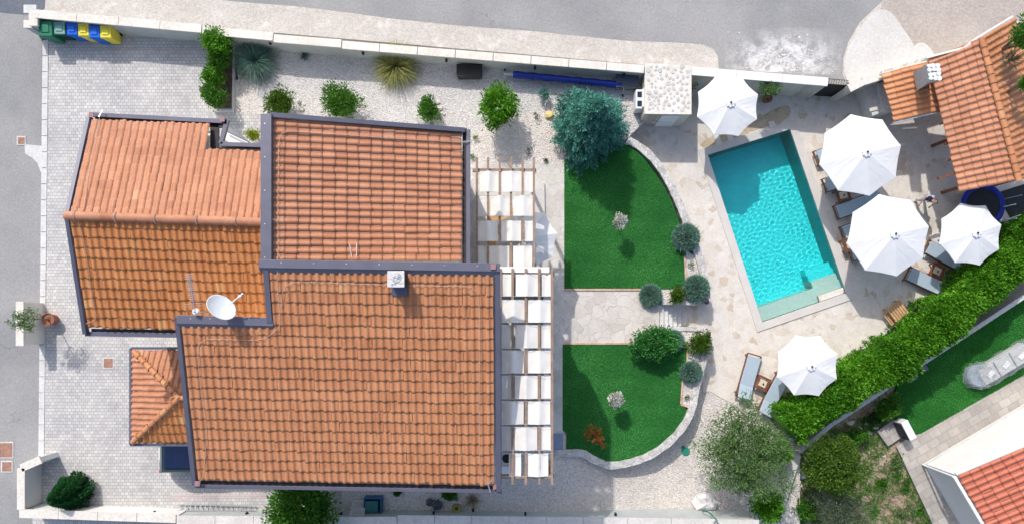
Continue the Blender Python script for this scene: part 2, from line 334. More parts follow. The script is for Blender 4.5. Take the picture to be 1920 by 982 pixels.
# outside land north of the plot: verge, on which the asphalt lies
nv = [(-FAR, 19.5)]+far([(-700, 28), (75, 22), (380, 50), (1210, 122), (1560, 158), (1660, 150), (1740, 118), (1820, 96), (1925, 38)])+[(26, 14.6), (FAR, 40), (FAR, FAR), (-FAR, FAR)]
sheet('verge', nv, 0, DIRT, thick=1.6)
road = [(-200, -900), (300, -120), (375, -6), (430, 2), (560, 12), (640, 22), (735, 35), (860, 48), (900, 51), (1020, 60), (1040, 63), (1180, 77), (1270, 80), (1318, 83), (1338, 92), (1346, 106), (1349, 140), (1592, 165), (1580, 140), (1581, 110), (1592, 76), (1612, 42), (1652, 4), (1760, -120), (1900, -900)]
sheet('road', far(road, .006), .006, ASPH, thick=.2)
SPILL = ground_mat('lime_spill', [(.48, .48, .47), (.56, .55, .54), (.64, .63, .62)], 1.2, 4, .5)
# scattered lime dust and rubble on the asphalt: uneven chips of material
rg = random.Random(3); mb = M()
for i in range(420):
    t = rg.gauss(0, 1); u = rg.gauss(0, 1); x, y = 1478+t*42, 108+u*20+t*3
    if i % 7 == 0: x, y = 1240+rg.random()*400, 45+rg.random()*90
    if not (1352 < x < 1575 and 60 < y < 141): continue
    p = W(x, y, .014); r = min(.09, abs(rg.gauss(0, .022))+.010); n = 6; a0 = rg.random()*6
    pl = [(p.x+r*rg.uniform(.5, 1.3)*math.cos(a0+k*6.283/n)*1.3, p.y+r*rg.uniform(.5, 1.3)*math.sin(a0+k*6.283/n)) for k in range(n)]
    mb.prism(pl, .004, .014+rg.random()*.006)
tag(mb.build('lime_rubble', SPILL), kind='stuff')
sm, snt, sb = base('lime_dust', .95, .1); v_ = pos(snt)
sb.inputs['Base Color'].default_value = (.64, .63, .62, 1)
dd = nd(snt, 'VectorMath', {0: v_, 1: tuple(W(1470, 112))}, operation='SUBTRACT').outputs[0]
dl = nd(snt, 'VectorMath', {0: dd, 1: (.42, .85, 0)}, operation='MULTIPLY').outputs[0]
ln = nd(snt, 'VectorMath', {0: dl}, operation='LENGTH').outputs['Value']
mm = nd(snt, 'Math', {0: ramp(snt, noise(snt, v_, 1.6, 8, .72), [(.38, (0, 0, 0)), (.56, (1, 1, 1))]), 1: nd(snt, 'MapRange', {0: ln, 1: .35, 2: 1.5, 3: 1.0, 4: 0.0}).outputs[0]}, operation='MULTIPLY').outputs[0]
mm2 = nd(snt, 'Math', {0: mm, 1: 1.15}, operation='MULTIPLY', use_clamp=True).outputs[0]
snt.links.new(mm2, sb.inputs['Alpha'])
dust = [(1356, 60), (1440, 52), (1560, 52), (1586, 70), (1576, 110), (1576, 142), (1360, 132)]
sheet('lime_dust', far(dust, .010), .010, sm, thick=.003, kind='stuff')
# apron of poured concrete, its neighbour, and pink dirt
sheet('dirt_patch', far([(1655, 4), (1760, -120), (2300, -400), (2600, 0), (1925, 30), (1820, 88), (1745, 112), (1700, 122), (1640, 60)], .004), .004, DIRT_R, thick=.1)
sheet('concrete_apron', [tuple(p)[:2] for p in smooth_line(WP([(1590, 156), (1583, 135), (1585, 110), (1596, 80), (1612, 56), (1640, 22), (1668, 22), (1692, 52), (1712, 82), (1715, 100), (1714, 125), (1650, 148), (1600, 158)], .03), 4)][:-1], .03, CONC_W, thick=.1)
sheet('small_concrete_apron', [tuple(p)[:2] for p in smooth_line(WP([(1714, 112), (1714, 88), (1727, 80), (1742, 88), (1752, 104), (1740, 116)], .02), 3)][:-1], .02, CONC_W, thick=.1)
# west road
sheet('side_road', [(-FAR, 19.2)]+far([(80, 24)], 0)+far([(80, 80), (80, 860), (76, 1000)], 0)+[(-21.4, -FAR), (-FAR, -FAR)], .004, ASPH, thick=1.6)
sheet('dark_road', [(-FAR, 22.5), tuple(W(100, -300))[:2], tuple(W(84, 16))[:2], tuple(W(70, 27))[:2], tuple(W(45, 28))[:2], tuple(W(0, 24))[:2], (-FAR, 13.8)], .010, ASPH_D, thick=.02)
sheet('concrete_ramp', far([(46, 271), (80, 274), (79, 325), (76, 322), (70, 306), (60, 296), (47, 288)], .012), .012, CONC, thick=.02)
# driveway
drv = [(88, 48), (440, 78), (440, 210), (500, 215), (640, 600), (640, 985), (60, 985), (78, 850), (84, 560)]
sheet('driveway', far(drv), .012, PAVER, thick=1.5)
sheet('pink_paver_row', far([(200, 91), (385, 93), (385, 98), (200, 96)], .016), .016, PAVER_R, thick=.006)
sheet('pink_paver_band', far([(322, 927), (500, 925), (500, 932), (322, 934)], .016), .016, PAVER_R, thick=.006)
mb = M(); k0 = W(86, 76); k1 = W(78, 856); n = 26
for i in range(n):
    a = k0.lerp(k1, i/n); b = k0.lerp(k1, (i+1)/n-.0015); a.z = b.z = .035; mb.beam(a, b, .25, .1)
tag(mb.build('kerb', CONC), kind='structure')
# gardens
sheet('gravel_garden', far([(436, 78), (1212, 140), (1208, 228), (1168, 268), (1062, 320), (1000, 330), (640, 420), (470, 300)]), -.002, GRAV, thick=1.4)
sheet('cream_gravel_bed', far([(882, 250), (1040, 196), (1062, 320), (1000, 322), (882, 322)], .004), .006, GRAV_W, thick=.02)
sheet('front_gravel', far([(438, 150), (462, 150), (500, 205), (500, 300), (438, 300)], .004), .006, GRAV_W, thick=.02)
gx = [630, 1052, 1235, 1300, 1500]; gz = [0, 0, -.88, -.93, -.93]
mb = M()
for i in range(4):
    a, b, za, zb = gx[i], gx[i+1], gz[i], gz[i+1]
    y0 = 690
    mb.add([W(a, 1010, za), W(b, 1010, zb), W(b, y0, zb), W(a, y0, za)], [(0, 1, 2, 3)])
tag(mb.build('gravel_yard', GRAV_W), kind='structure')
sheet('path', far([(884, 308), (1058, 308), (1058, 600), (1058, 838), (1058, 846), (900, 850), (860, 700)], .01), .012, PATH, thick=1.2)
sheet('passage', far([(1058, 540), (1236, 540), (1236, 646), (1058, 646)], .01), .010, PASS, thick=1.2)
tz_out = WP([(1206, 226), (1208, 130), (1300, 122), (1600, 160), (1665, 120), (1760, 90), (1925, 20), (2050, -40), (2100, 330), (1940, 400), (1700, 640), (1500, 800), (1470, 805), (1405, 775), (1365, 752), (1330, 733), (1318, 740), (1312, 660), (1276, 625), (1276, 560), (1300, 540), (1290, 480), (1262, 380), (1225, 310), (1172, 268)], TZ)
pool_out = WP([(1327, 291), (1481, 243), (1586, 549), (1429, 604)], TZ)
sheet('terrace', [tuple(p)[:2] for p in tz_out], TZ, TERR, holes=[[tuple(p)[:2] for p in pool_out]], thick=1.6)
SANDY = flag_mat('sandy_flags', 3.2, [(0, (.46, .34, .20)), (.4, (.56, .46, .32)), (.7, (.50, .40, .26)), (1, (.62, .55, .44))], (.50, .42, .31), .04, (1, 1, 1))
sheet('sandy_strip', [tuple(p)[:2] for p in smooth_line(WP([(1312, 272), (1330, 258), (1372, 238), (1420, 222), (1452, 205), (1476, 198), (1482, 212), (1470, 226), (1430, 240), (1390, 254), (1350, 268), (1322, 280)], TZ), 4)], TZ+.004, SANDY, thick=.006)
UL = smooth_line(WP([(1172, 270), (1200, 290), (1225, 320), (1248, 356), (1266, 395), (1279, 440), (1286, 500), (1287, 541)], .03), 4)
sheet('lawn', [tuple(p)[:2] for p in WP([(1058, 541), (1058, 300), (1120, 280)], .03)+UL], .03, GRASS, thick=1.3)
LL = smooth_line(WP([(1285, 760), (1283, 780), (1262, 815), (1232, 842), (1196, 858), (1150, 866), (1118, 854), (1092, 842), (1062, 842)], .03), 4)
sheet('lower_lawn', [tuple(p)[:2] for p in WP([(1062, 812), (1055, 806), (1055, 645), (1200, 645), (1290, 640), (1287, 700), (1280, 706), (1278, 758)], .03)+LL], .03, GRASS, thick=1.3)
sheet('planting_bed', [tuple(p)[:2] for p in WP([(1286, 470), (1305, 480), (1322, 540), (1330, 566), (1240, 566), (1240, 541), (1287, 541)], .0)], .0, GRAV_W, thick=1)
sheet('lower_planting_bed', [tuple(p)[:2] for p in WP([(1220, 614), (1330, 614), (1318, 690), (1306, 740), (1294, 765), (1276, 760), (1278, 700), (1270, 645), (1190, 645)], .0)], .0, GRAV_W, thick=1)
for nm, a, b in (('brick_edging', (1058, 542.5), (1206, 542.5)), ('brick_edging', (1058, 643.5), (1192, 643.5)), ('brick_edging', (1284, 480), (1287, 541)), ('brick_edging', (1290, 645), (1288, 690)), ('brick_edging', (1281, 700), (1277, 757)), ('brick_edging', (1277, 758), (1288, 761))):
    tag(M().beam(W(*a, .06), W(*b, .06), .08, .09).build(nm, BRICKE), kind='structure')
# neighbour's ground
sheet('neighbour_lawn', far([(1668, 762), (1700, 680), (1960, 520), (2100, 430), (2100, 600), (1920, 702), (1727, 812), (1710, 815), (1692, 800)], NZ), NZ, GRASS_N, thick=.4)
sheet('neighbour_paving', far([(1727, 812), (1920, 702), (2200, 540), (2250, 600), (1730, 900), (1830, 1080), (1810, 1090), (1682, 838), (1700, 822), (1710, 815)], NZ), NZ-.01, BEIGE_P, thick=.4)
sheet('neighbour_side_path', far([(1682, 838), (1730, 835), (1870, 1090), (1800, 1090)], NZ), NZ-.004, BEIGE_P, thick=.4)
sheet('paving_slab', far([(1645, 808), (1672, 788), (1700, 812), (1665, 836)], NZ), NZ+.02, BEIGE_P, thick=.4)

# stairs from the passage down to the terrace
o = W(1236, 590, 0); st = root('stone_stairs', W(1262, 592, TZ), 'short flight of grey stone steps between the two green lawns', 'stairs'); org = st.location
ys = (W(0, 612, 0).y, W(0, 571, 0).y)
for i in range(6):
    x0 = W(1236, 0, 0).x+i*.235+.022; z = -.0-.15*(i+1)+.02
    M(org).prism([(x0, ys[0]), (x0+.213, ys[0]), (x0+.213, ys[1]), (x0, ys[1])], TZ-.3, z).build('step', CONC, st, bevel=.008)
for ya, yb in ((563, 571), (612, 620)):
    M(org).prism([tuple(W(x, y, .03))[:2] for x, y in ((1240, ya), (1328, ya+1), (1328, yb+1), (1240, yb))], TZ-.3, .06).build('cheek_wall', RUBBLE, st, bevel=.02)
# curved retaining walls
def ribbon(pts, w, z0, z1, name, mat, label, cat):
    P = smooth_line(pts, 5); n = len(P); mb = M(P[0]); vs = []; rg = random.Random(len(P))
    for i, p in enumerate(P):
        d = (P[min(i+1, n-1)]-P[max(i-1, 0)]); q = Vector((-d.y, d.x, 0)).normalized(); j = w/2*rg.uniform(.9, 1.1)
        dz = rg.uniform(-.012, .012)
        for s, z in ((1, z0), (1, z1+dz), (-1, z1+dz), (-1, z0)): vs.append((p.x+q.x*j*s, p.y+q.y*j*s, z))
    fs = []
    for i in range(n-1):
        for k in range(4): fs.append((i*4+k, i*4+(k+1) % 4, i*4+4+(k+1) % 4, i*4+4+k))
    fs += [(3, 2, 1, 0), tuple((n-1)*4+k for k in range(4))]
    mb.add(vs, fs); ob = mb.build(name, mat, bevel=.015); return tag(ob, label, cat)
ribbon(WP([(1176, 262), (1203, 278), (1229, 303), (1251, 336), (1268, 370), (1283, 405), (1296, 440), (1310, 480), (1320, 520), (1326, 566)], .06), .34, TZ-.2, .10, 'retaining_wall', RUBBLE, 'curved stone retaining wall round the upper lawn beside the pool terrace', 'wall')
ribbon(WP([(1326, 616), (1322, 660), (1312, 700), (1303, 738), (1297, 768), (1280, 800), (1250, 832), (1208, 858), (1150, 872), (1115, 862), (1090, 849), (1040, 850)], .06), .34, TZ-.3, .10, 'retaining_wall', RUBBLE, 'curved stone retaining wall round the lower lawn beside the gravel', 'wall')
mt = M(W(1044, 828, .03)); mt.prism([tuple(W(x, y, .05))[:2] for x, y in ((1034, 812), (1056, 812), (1056, 845), (1034, 845))], .0, .05)
tag(mt.build('doormat', plain('slate_mat', (.22, .25, .34), .9, .12, 8)), 'slate grey mat at the end of the stone path beside the lower lawn', 'mat')
for nm, x, y, r, m_, lab, sh in (('drain_cover', 40, 264, .15, RUST, 'small square rusty drain cover in the side road by the concrete ramp', 0), ('drain_cover', 203, 680, .2, RUST, 'square rusty drain cover in the driveway pavers left of the tiled porch roof', 0),
                                 ('drain_cover', 10, 843, .32, RUST, 'large rusty drain cover at the left edge of the side road', 0), ('drain_cover', 13, 874, .21, RUST, 'smaller rusty drain cover just below the large one in the side road', 0), ('gully_cover', 351, 894, .12, CHAR, None, 0)):
    if lab is None: continue
    rt = root(nm, W(x, y, .012), lab, 'drain cover', 'rusty square drain covers'); org = rt.location
    M(org).box(W(x, y, .02), (2*r+.1, 2*r+.1, .02)).build('frame', CONC, rt)
    mb = M(org).box(W(x, y, .028), (2*r, 2*r, .026))
    for k in range(5): mb.box(W(x, y, .043)+Vector(((k-2)*r*.36, 0, 0)), (.02, 1.8*r, .008))
    mb.build('lid', m_, rt)
mt = M(W(1285, 845, -.9)); mt.lathe([(.19, 0), (.19, .05), (.16, .06)], W(1285, 845, -.93)+Vector((0, 0, .02)), 18)
mt.box(W(1281, 839, -.9), (.14, .2, .05), .5)
tag(mt.build('green_lid', plain('teal_plastic', (.02, .22, .15), .5, .1)), 'small teal green plastic inspection lid lying in the pale gravel', 'lid')

# ------------------------------------------------------------------ pool
pr = root('swimming_pool', W(1456, 424, TZ), 'rectangular turquoise swimming pool with pale stone rim in the stone terrace', 'swimming pool'); po = pr.location
PI = [Vector(p) for p in pool_out]               # TL TR BR BL of the water
def plerp(u, v, z): 
    p = PI[0].lerp(PI[1], u).lerp(PI[3].lerp(PI[2], u), v); return Vector((p.x, p.y, z))
pm, pnt, pb = base('pool_mosaic', .4, .4); v_ = pos(pnt)
br = nd(pnt, 'TexBrick', {'Vector': pos(pnt, rz=R(17)), 'Color1': (.02, .80, .83, 1), 'Color2': (.04, .88, .90, 1), 'Mortar': (.10, .90, .92, 1), 'Scale': 1, 'Mortar Size': .004, 'Brick Width': .06, 'Row Height': .06}, offset=0.0)
col(pnt, pb, mix(pnt, 1, br.outputs[0], ramp(pnt, noise(pnt, v_, 2, 4), [(.3, (.9, .95, .95)), (.7, (1.08, 1.05, 1.05))]), 'MULTIPLY'))
pm2, pnt2, pb2 = base('shelf_mosaic', .4, .4); v_ = pos(pnt2)
col(pnt2, pb2, ramp(pnt2, noise(pnt2, v_, 14, 4, .7), [(.3, (.50, .66, .58)), (.7, (.72, .82, .72))]))
FZ = -2.5; wz = TZ-.10; vs_ = .915
mb = M(po)
c8 = [plerp(0, 0, TZ-.02), plerp(1, 0, TZ-.02), plerp(1, 1, TZ-.02), plerp(0, 1, TZ-.02)]
f4 = [plerp(0, 0, FZ), plerp(1, 0, FZ), plerp(1, vs_, FZ), plerp(0, vs_, FZ)]
mb.add(c8+[plerp(0, 0, FZ), plerp(1, 0, FZ), plerp(1, 1, FZ), plerp(0, 1, FZ)], [(4, 5, 6, 7), (0, 1, 5, 4), (1, 2, 6, 5), (2, 3, 7, 6), (3, 0, 4, 7)])
mb.build('basin', pm, pr)
sh = M(po); a = [plerp(0, vs_, 0), plerp(1, vs_, 0), plerp(1, .999, 0), plerp(0, .999, 0)]
sh.prism([(p.x, p.y) for p in a], FZ+.01, TZ-.32); sh.build('shelf', pm2, pr)
for i in range(3):                                # underwater steps down from the shelf at its right end
    t = .04+.036*i; stp = M(po); q = [plerp(.70, vs_-t, 0), plerp(.998, vs_-t, 0), plerp(.998, vs_+.001, 0), plerp(.70, vs_+.001, 0)]
    stp.prism([(p.x, p.y) for p in q], FZ+.02, TZ-.42-.2*i); stp.build('underwater_step', pm2 if i == 0 else pm, pr)
q = [plerp(.70, .965, 0), plerp(.998, .965, 0), plerp(.998, .998, 0), plerp(.70, .998, 0)]
M(po).prism([(p.x, p.y) for p in q], TZ-.31, TZ-.06).build('entry_step', COPING, pr, bevel=.01)
cp = M(po); cw = .36; d1 = (PI[1]-PI[0]).normalized(); d2 = (PI[3]-PI[0]).normalized(); e2 = (PI[2]-PI[1]).normalized()
O = [PI[0]-d1*cw-d2*cw, PI[1]+d1*cw-e2*cw, PI[2]+d1*cw+e2*cw, PI[3]-d1*cw+d2*cw]
for i in range(4):
    j = (i+1) % 4; cp.prism([(p.x, p.y) for p in (O[i], O[j], PI[j], PI[i])], TZ-.06, TZ+.045)
cp.build('rim', RIM, pr, bevel=.008)
wm = bpy.data.materials.new('pool_water'); wm.use_nodes = True; n_ = wm.node_tree; n_.nodes.remove(n_.nodes['Principled BSDF'])
WATER_MODE = 'mnee'
gl = n_.nodes.new('ShaderNodeBsdfRefraction'); gl.inputs['IOR'].default_value = 1.33; gl.inputs['Roughness'].default_value = 0; gl.inputs[0].default_value = (.90, .98, .99, 1)
gs = n_.nodes.new('ShaderNodeBsdfGlossy'); gs.inputs['Roughness'].default_value = .02
fr = n_.nodes.new('ShaderNodeFresnel'); fr.inputs[0].default_value = 1.33
mx = n_.nodes.new('ShaderNodeMixShader'); n_.links.new(fr.outputs[0], mx.inputs[0]); n_.links.new(gl.outputs[0], mx.inputs[1]); n_.links.new(gs.outputs[0], mx.inputs[2]); n_.links.new(mx.outputs[0], n_.nodes['Material Output'].inputs[0])
NX, NY = 200, 400; rs = np.random.RandomState(4)
uu, vv = np.meshgrid(np.linspace(0, 1, NX), np.linspace(0, 1, NY)); X = uu*4.0; Y = vv*8.1; Z = np.zeros_like(X)
for k in range(60):
    lam = rs.uniform(.11, .30); th = rs.uniform(0, 2*math.pi); kk = 2*math.pi/lam; Z += (.00017*(lam/.25)**1.3)*np.sin(kk*(X*math.cos(th)+Y*math.sin(th))+rs.uniform(0, 6.28))
A_, B_, C_, D_ = [np.array(tuple(p)) for p in PI]
P3 = (A_*(1-uu[..., None])+B_*uu[..., None])*(1-vv[..., None])+(D_*(1-uu[..., None])+C_*uu[..., None])*vv[..., None]
P3[..., 2] = wz+Z
idx = np.arange(NX*NY).reshape(NY, NX); Qs = np.stack([idx[1:, :-1], idx[1:, 1:], idx[:-1, 1:], idx[:-1, :-1]], -1).reshape(-1, 4)
water = np_mesh('water', P3.reshape(-1, 3), Qs, wm, pr, tuple(po), smooth=True)
sl.cycles.is_caustics_light = True
water.cycles.is_caustics_caster = True
for ch in kids(pr):
    if ch.name.split('.')[0] in ('basin', 'shelf', 'underwater_step', 'entry_step'): ch.cycles.is_caustics_receiver = True

# short turf standing on the lawns, spilling a little over their edges
def inside(x, y, P):
    r = np.zeros(len(x), bool); j = len(P)-1
    for i in range(len(P)):
        xi, yi = P[i][0], P[i][1]; xj, yj = P[j][0], P[j][1]
        c_ = ((yi > y) != (yj > y)) & (x < (xj-xi)*(y-yi)/((yj-yi) or 1e-9)+xi); r ^= c_; j = i
    return r
TURF = bpy.data.materials.new('turf_blades')
def turf_mat(name, a, b_, c_):
    m, nt, b = base(name, .8, .15); t = nd(nt, 'Attribute', attribute_name='tint', attribute_type='GEOMETRY').outputs['Fac']; col(nt, b, ramp(nt, t, [(0, a), (.5, b_), (1, c_)])); return m
def turf(P, z, n, mat, seed):
    rs = np.random.RandomState(seed); P = [tuple(p)[:2] for p in P]; A = np.array(P); x = rs.uniform(A[:, 0].min(), min(A[:, 0].max(), 25), n*2); y = rs.uniform(A[:, 1].min(), A[:, 1].max(), n*2); k = inside(x, y, P); x, y = x[k][:n], y[k][:n]; m = len(x)
    a = rs.uniform(0, 6.283, m); d = np.stack([np.cos(a)*.5, np.sin(a)*.5, rs.uniform(.4, 1, m)], 1); s_ = np.stack([-np.sin(a), np.cos(a), 0*a], 1); c = np.stack([x, y, 0*x+z-.004], 1); L = rs.uniform(.03, .065, m)[:, None]; w = .010
    V = np.stack([c-s_*w, c+s_*w, c+d*L+s_*w*.4, c+d*L-s_*w*.4], 1).reshape(-1, 3)
    lf = .5+.16*np.sin(x*1.1+y*.7)+.10*np.sin(x*2.9-y*1.9)+.08*np.sin(y*6.1+x*.4)
    return tag(np_mesh('grass_blades', V, np.arange(4*m).reshape(m, 4), mat, None, (0, 0, 0), np.clip(lf+rs.normal(0, .2, m), 0, 1)), kind='stuff')
TF = turf_mat('turf_blade', (.026, .17, .033), (.052, .28, .058), (.11, .42, .10)); TF2 = turf_mat('bright_turf_blade', (.022, .15, .022), (.044, .25, .042), (.095, .38, .08))
turf(WP([(1059, 540), (1059, 302), (1120, 282)], .03)+UL, .03, 60000, TF, 1)
turf(WP([(1063, 812), (1056, 806), (1056, 646), (1200, 646), (1289, 641), (1286, 700), (1279, 706), (1277, 758)], .03)+LL, .03, 50000, TF, 2)
turf(WP([(1668, 762), (1700, 680), (1960, 520), (2000, 500), (2000, 658), (1920, 702), (1727, 812), (1710, 815), (1692, 800)], NZ), NZ, 50000, TF2, 3)
# ------------------------------------------------------------------ boundary walls
def wall(label, pts, w, cw, mat, cmat, z0, joints=True, name='garden_wall', off=0.0, group='boundary walls of the villa plot', lamps=()):
    """pts: top centre line as world points; body then coping slabs a little wider"""
    o = pts[0].copy(); o.z = z0; rt = root(name, o, label, 'wall'); b = M(o); c = M(o)
    for i in range(len(pts)-1):
        p, q = pts[i].copy(), pts[i+1].copy(); 
        P, Q = p.copy(), q.copy(); P.z -= .07; Q.z -= .07
        d = (Q-P); d.z = 0; d.normalize(); n = Vector((-d.y, d.x, 0))*w/2
        b.prism([tuple(P+n)[:2], tuple(P-n)[:2], tuple(Q-n)[:2], tuple(Q+n)[:2]], z0, [P.z, P.z, Q.z, Q.z])
        L = (q-p).length; k = max(1, int(L/1.6)); 
        for j in range(k):
            a = p.lerp(q, j/k+.0); e = p.lerp(q, (j+1)/k-(.0022 if joints else 0)); c.beam(a, e, cw, .075)
    b.build('wall_body', mat, rt); c.build('coping', cmat, rt, bevel=.006)
    return rt
nw1 = [W(66, 26, 1.32), W(378, 54, 1.30)]
nw2 = [W(379, 57, 1.26), W(512, 69, 1.26)]; nw3 = [W(513, 72, 1.24), W(640, 82, 1.22)]; nw4 = [W(641, 84, 1.16), W(1209, 130, 1.10)]
wall('tall pale wall behind the row of wheelie bins, highest section with stone coping', nw1, .22, .36, WALLP, COPING, -.2)
wall('grey wall section behind the blue grass clump and the box hedge', nw2, .22, .35, WALLP, COPING, -.2)
wall('grey wall section between the blue grass clump and the pampas grass', nw3, .22, .35, WALLP, COPING, -.2)
wall('long grey wall section between the pampas grass and the small stone building', nw4, .22, .35, WALLP, COPING, -.2)
wall('cream stone wall with white coping behind the first parasol by the road', [W(1296, 133, .95), W(1553, 154, .95)], .24, .37, STONE_W, WHITE_W, -1.2)
wall('short white wall running from the black gate to the tiled outdoor kitchen', [W(1592, 166, .95), W(1618, 153, .95), W(1662, 139, .95)], .24, .36, STONE_W, COPING, -1.2)
def blocks(name, label, items, mat, cat='wall'):
    o = Vector(items[0][0]); o.z = 0; rt = root(name, o, label, cat)
    for c, s, nm, m_ in items: M(o).box(c, s).build(nm, m_, rt, bevel=.008)
    return rt
p = W(56, 17, 1.2); q = W(51, 45, 1.0); r_ = W(63, 40, 1.3)
blocks('gate_pillar', 'stepped cream gate pillar blocks at the top left corner by the bins', [
    (Vector((p.x, p.y, .55)), (.44, .26, 1.15), 'pillar', WALLP), (Vector((p.x, p.y, 1.16)), (.56, .36, .08), 'coping', CONC),
    (Vector((q.x, q.y, .45)), (.3, .3, .9), 'pillar', WALLP), (Vector((q.x, q.y, .94)), (.36, .34, .08), 'coping', COPING),
    (Vector((r_.x-.03, r_.y+.1, .6)), (.3, .5, 1.2), 'pillar', WALLP), (Vector((r_.x-.03, r_.y+.1, 1.25)), (.38, .6, .08), 'coping', COPING)], WALLP)
a = W(37, 565, 1.35); b = W(37, 648, 1.35); xr = W(83, 0, 0).x
blocks('planter_pillar', 'cream wall pillar with white top at the driveway edge beside the potted olive', [
    (Vector((a.x+.02, (a.y+b.y)/2, .64)), (.27, abs(a.y-b.y)-.06, 1.3), 'pillar', CREAM_W), (Vector((a.x, (a.y+b.y)/2, 1.32)), (.34, abs(a.y-b.y), .08), 'coping', COPING)], CREAM_W)
wall('low white rendered wall with pale coping along the bottom left of the driveway', [W(36, 962, 1.2), W(330, 972, 1.2)], .22, .37, WHITE_W, COPING, -.2)
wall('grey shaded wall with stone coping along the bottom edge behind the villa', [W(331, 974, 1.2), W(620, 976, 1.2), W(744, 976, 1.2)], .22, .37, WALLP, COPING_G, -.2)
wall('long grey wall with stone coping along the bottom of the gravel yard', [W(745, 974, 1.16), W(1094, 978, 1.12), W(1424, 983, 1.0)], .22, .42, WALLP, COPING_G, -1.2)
wall('short white wall end with pale coping at the bottom left corner by the road', [W(39, 955, 1.2), W(39, 877, 1.2), W(76, 861, 1.2)], .22, .34, WHITE_W, COPING, -.2)
# strip of soil and rubble outside the south wall
# wall lamps
def wall_lamp(px, py, z, dy, label):
    p = W(px, py, z); rt = root('wall_lamp', p, label, 'wall lamp', 'small black lamps on the garden walls')
    M(p).box(p+Vector((0, -dy*.03, 0)), (.09, .05, .12)).build('bracket', BLACK, rt)
    M(p).lathe([(.045, -.06), (.06, 0), (.05, .09)], p+Vector((0, dy*.05, 0)), 10).build('lamp_head', BLACK, rt, smooth=True); return rt
for px, py, lb in ((325, 57, 'small black wall lamp above the driveway left of the box hedge'), (507, 80, 'small black wall lamp above the blue grass clump'), (681, 99, 'small black wall lamp left of the pampas grass'), (837, 113, 'small black wall lamp left of the black chest'), (1003, 127, 'small black wall lamp above the rolled blue pool cover'), (1170, 141, 'small black wall lamp above the dark box near the stone building')):
    wall_lamp(px, py, .75, -1, lb)
for px, py, lb in ((290, 961, 'small black wall lamp left of the ladder on the bottom wall'), (463, 963, 'small black wall lamp at the right end of the ladder'), (640, 963, 'small black wall lamp left of the blue crate'), (813, 962, 'small black wall lamp left of the yellow bucket'), (887, 956, 'small black wall lamp by the heap of dry stalks'), (985, 963, 'small black wall lamp right of the dry stalks in the wall shade'), (1154, 964, 'small black wall lamp at the edge of the villa shadow on the bottom wall')):
    wall_lamp(px, py, .6 if px < 1000 else .45, 1, lb)
# round black lamps on the stair cheeks
for px, py, lb in ((1323, 565, 'round black lamp on the upper stair wall end'), (1326, 626, 'round black lamp on the lower stair wall end')):
    p = W(px, py, .06); rt = root('bollard_lamp', p, lb, 'lamp', 'round black lamps by the stairs')
    M(p).lathe([(.05, 0), (.05, .12)], p, 10).build('post', BLACK, rt); M(p).lathe([(.03, .12), (.11, .13), (.12, .17), (.07, .21), (.01, .22)], p, 14).build('cap', CHAR, rt, smooth=True)

# ------------------------------------------------------------------ tiled roofs
def tile_roof(parent, org, A, B, D, Cc, nc, nr, mat, mask=None, seed=1, name='tiles', hgt=.055, warm=0):
    """A-B the upper edge, D-Cc the eave; barrels run from A-B down to D-Cc"""
    rs = np.random.RandomState(seed); A, B, Cc, D = [np.array(tuple(q), float) for q in (A, B, Cc, D)]
    nrm = np.cross(B-A, D-A); nrm /= np.linalg.norm(nrm); nrm = nrm if nrm[2] > 0 else -nrm
    S = np.array([0, .06, .17, .30, .43, .54, .60, .80, 1.0]); Hh = np.array([.25, .55, .88, 1.0, .88, .55, .12, 0, .12])*hgt
    T = np.array([-.16, .35, .80, 1.0, 1.0]); LF = np.array([0., .005, .010, .014, -.006])
    Vs, Qs, Ts = [], [], []; b = 0; ns, nt_ = len(S), len(T)
    k = np.arange(ns*nt_).reshape(nt_, ns); q0 = np.stack([k[:-1, :-1], k[1:, :-1], k[1:, 1:], k[:-1, 1:]], -1).reshape(-1, 4)
    for j in range(nr):
        cj = rs.normal(0, .05)
        for i in range(nc):
            cu, cv = (i+.5)/nc, (j+.5)/nr
            cen = (A*(1-cu)+B*cu)*(1-cv)+(D*(1-cu)+Cc*cu)*cv
            if mask and not mask(cen, cu, cv): continue
            ju = rs.normal(0, .0012*30/nc*.6); jv = rs.normal(0, .035)/nr; jt = rs.normal(0, .05)
            u = (i+S[None, :]+jt*(T[:, None]-.5)*.5)/nc+ju; v = np.clip((j+T[:, None])/nr+jv, -.01, 1.02)+0*u; u = u+0*v
            P = ((A*(1-u[..., None])+B*u[..., None])*(1-v[..., None])+(D*(1-u[..., None])+Cc*u[..., None])*v[..., None])
            scl = .93+.07*np.clip(T, 0, 1)
            P = P+nrm*((Hh[None, :]*scl[:, None]+LF[:, None]+rs.normal(0, .003))[..., None])
            Vs.append(P.reshape(-1, 3)); Qs.append(q0+b); b += ns*nt_
            t = np.clip(.45+cj+warm+rs.normal(0, .12)+(rs.rand() > .985)*.4, 0, 1); Ts.append(np.full(len(q0), t))
    return np_mesh(name, np.concatenate(Vs), np.concatenate(Qs), mat, parent, org, np.concatenate(Ts), smooth=False)
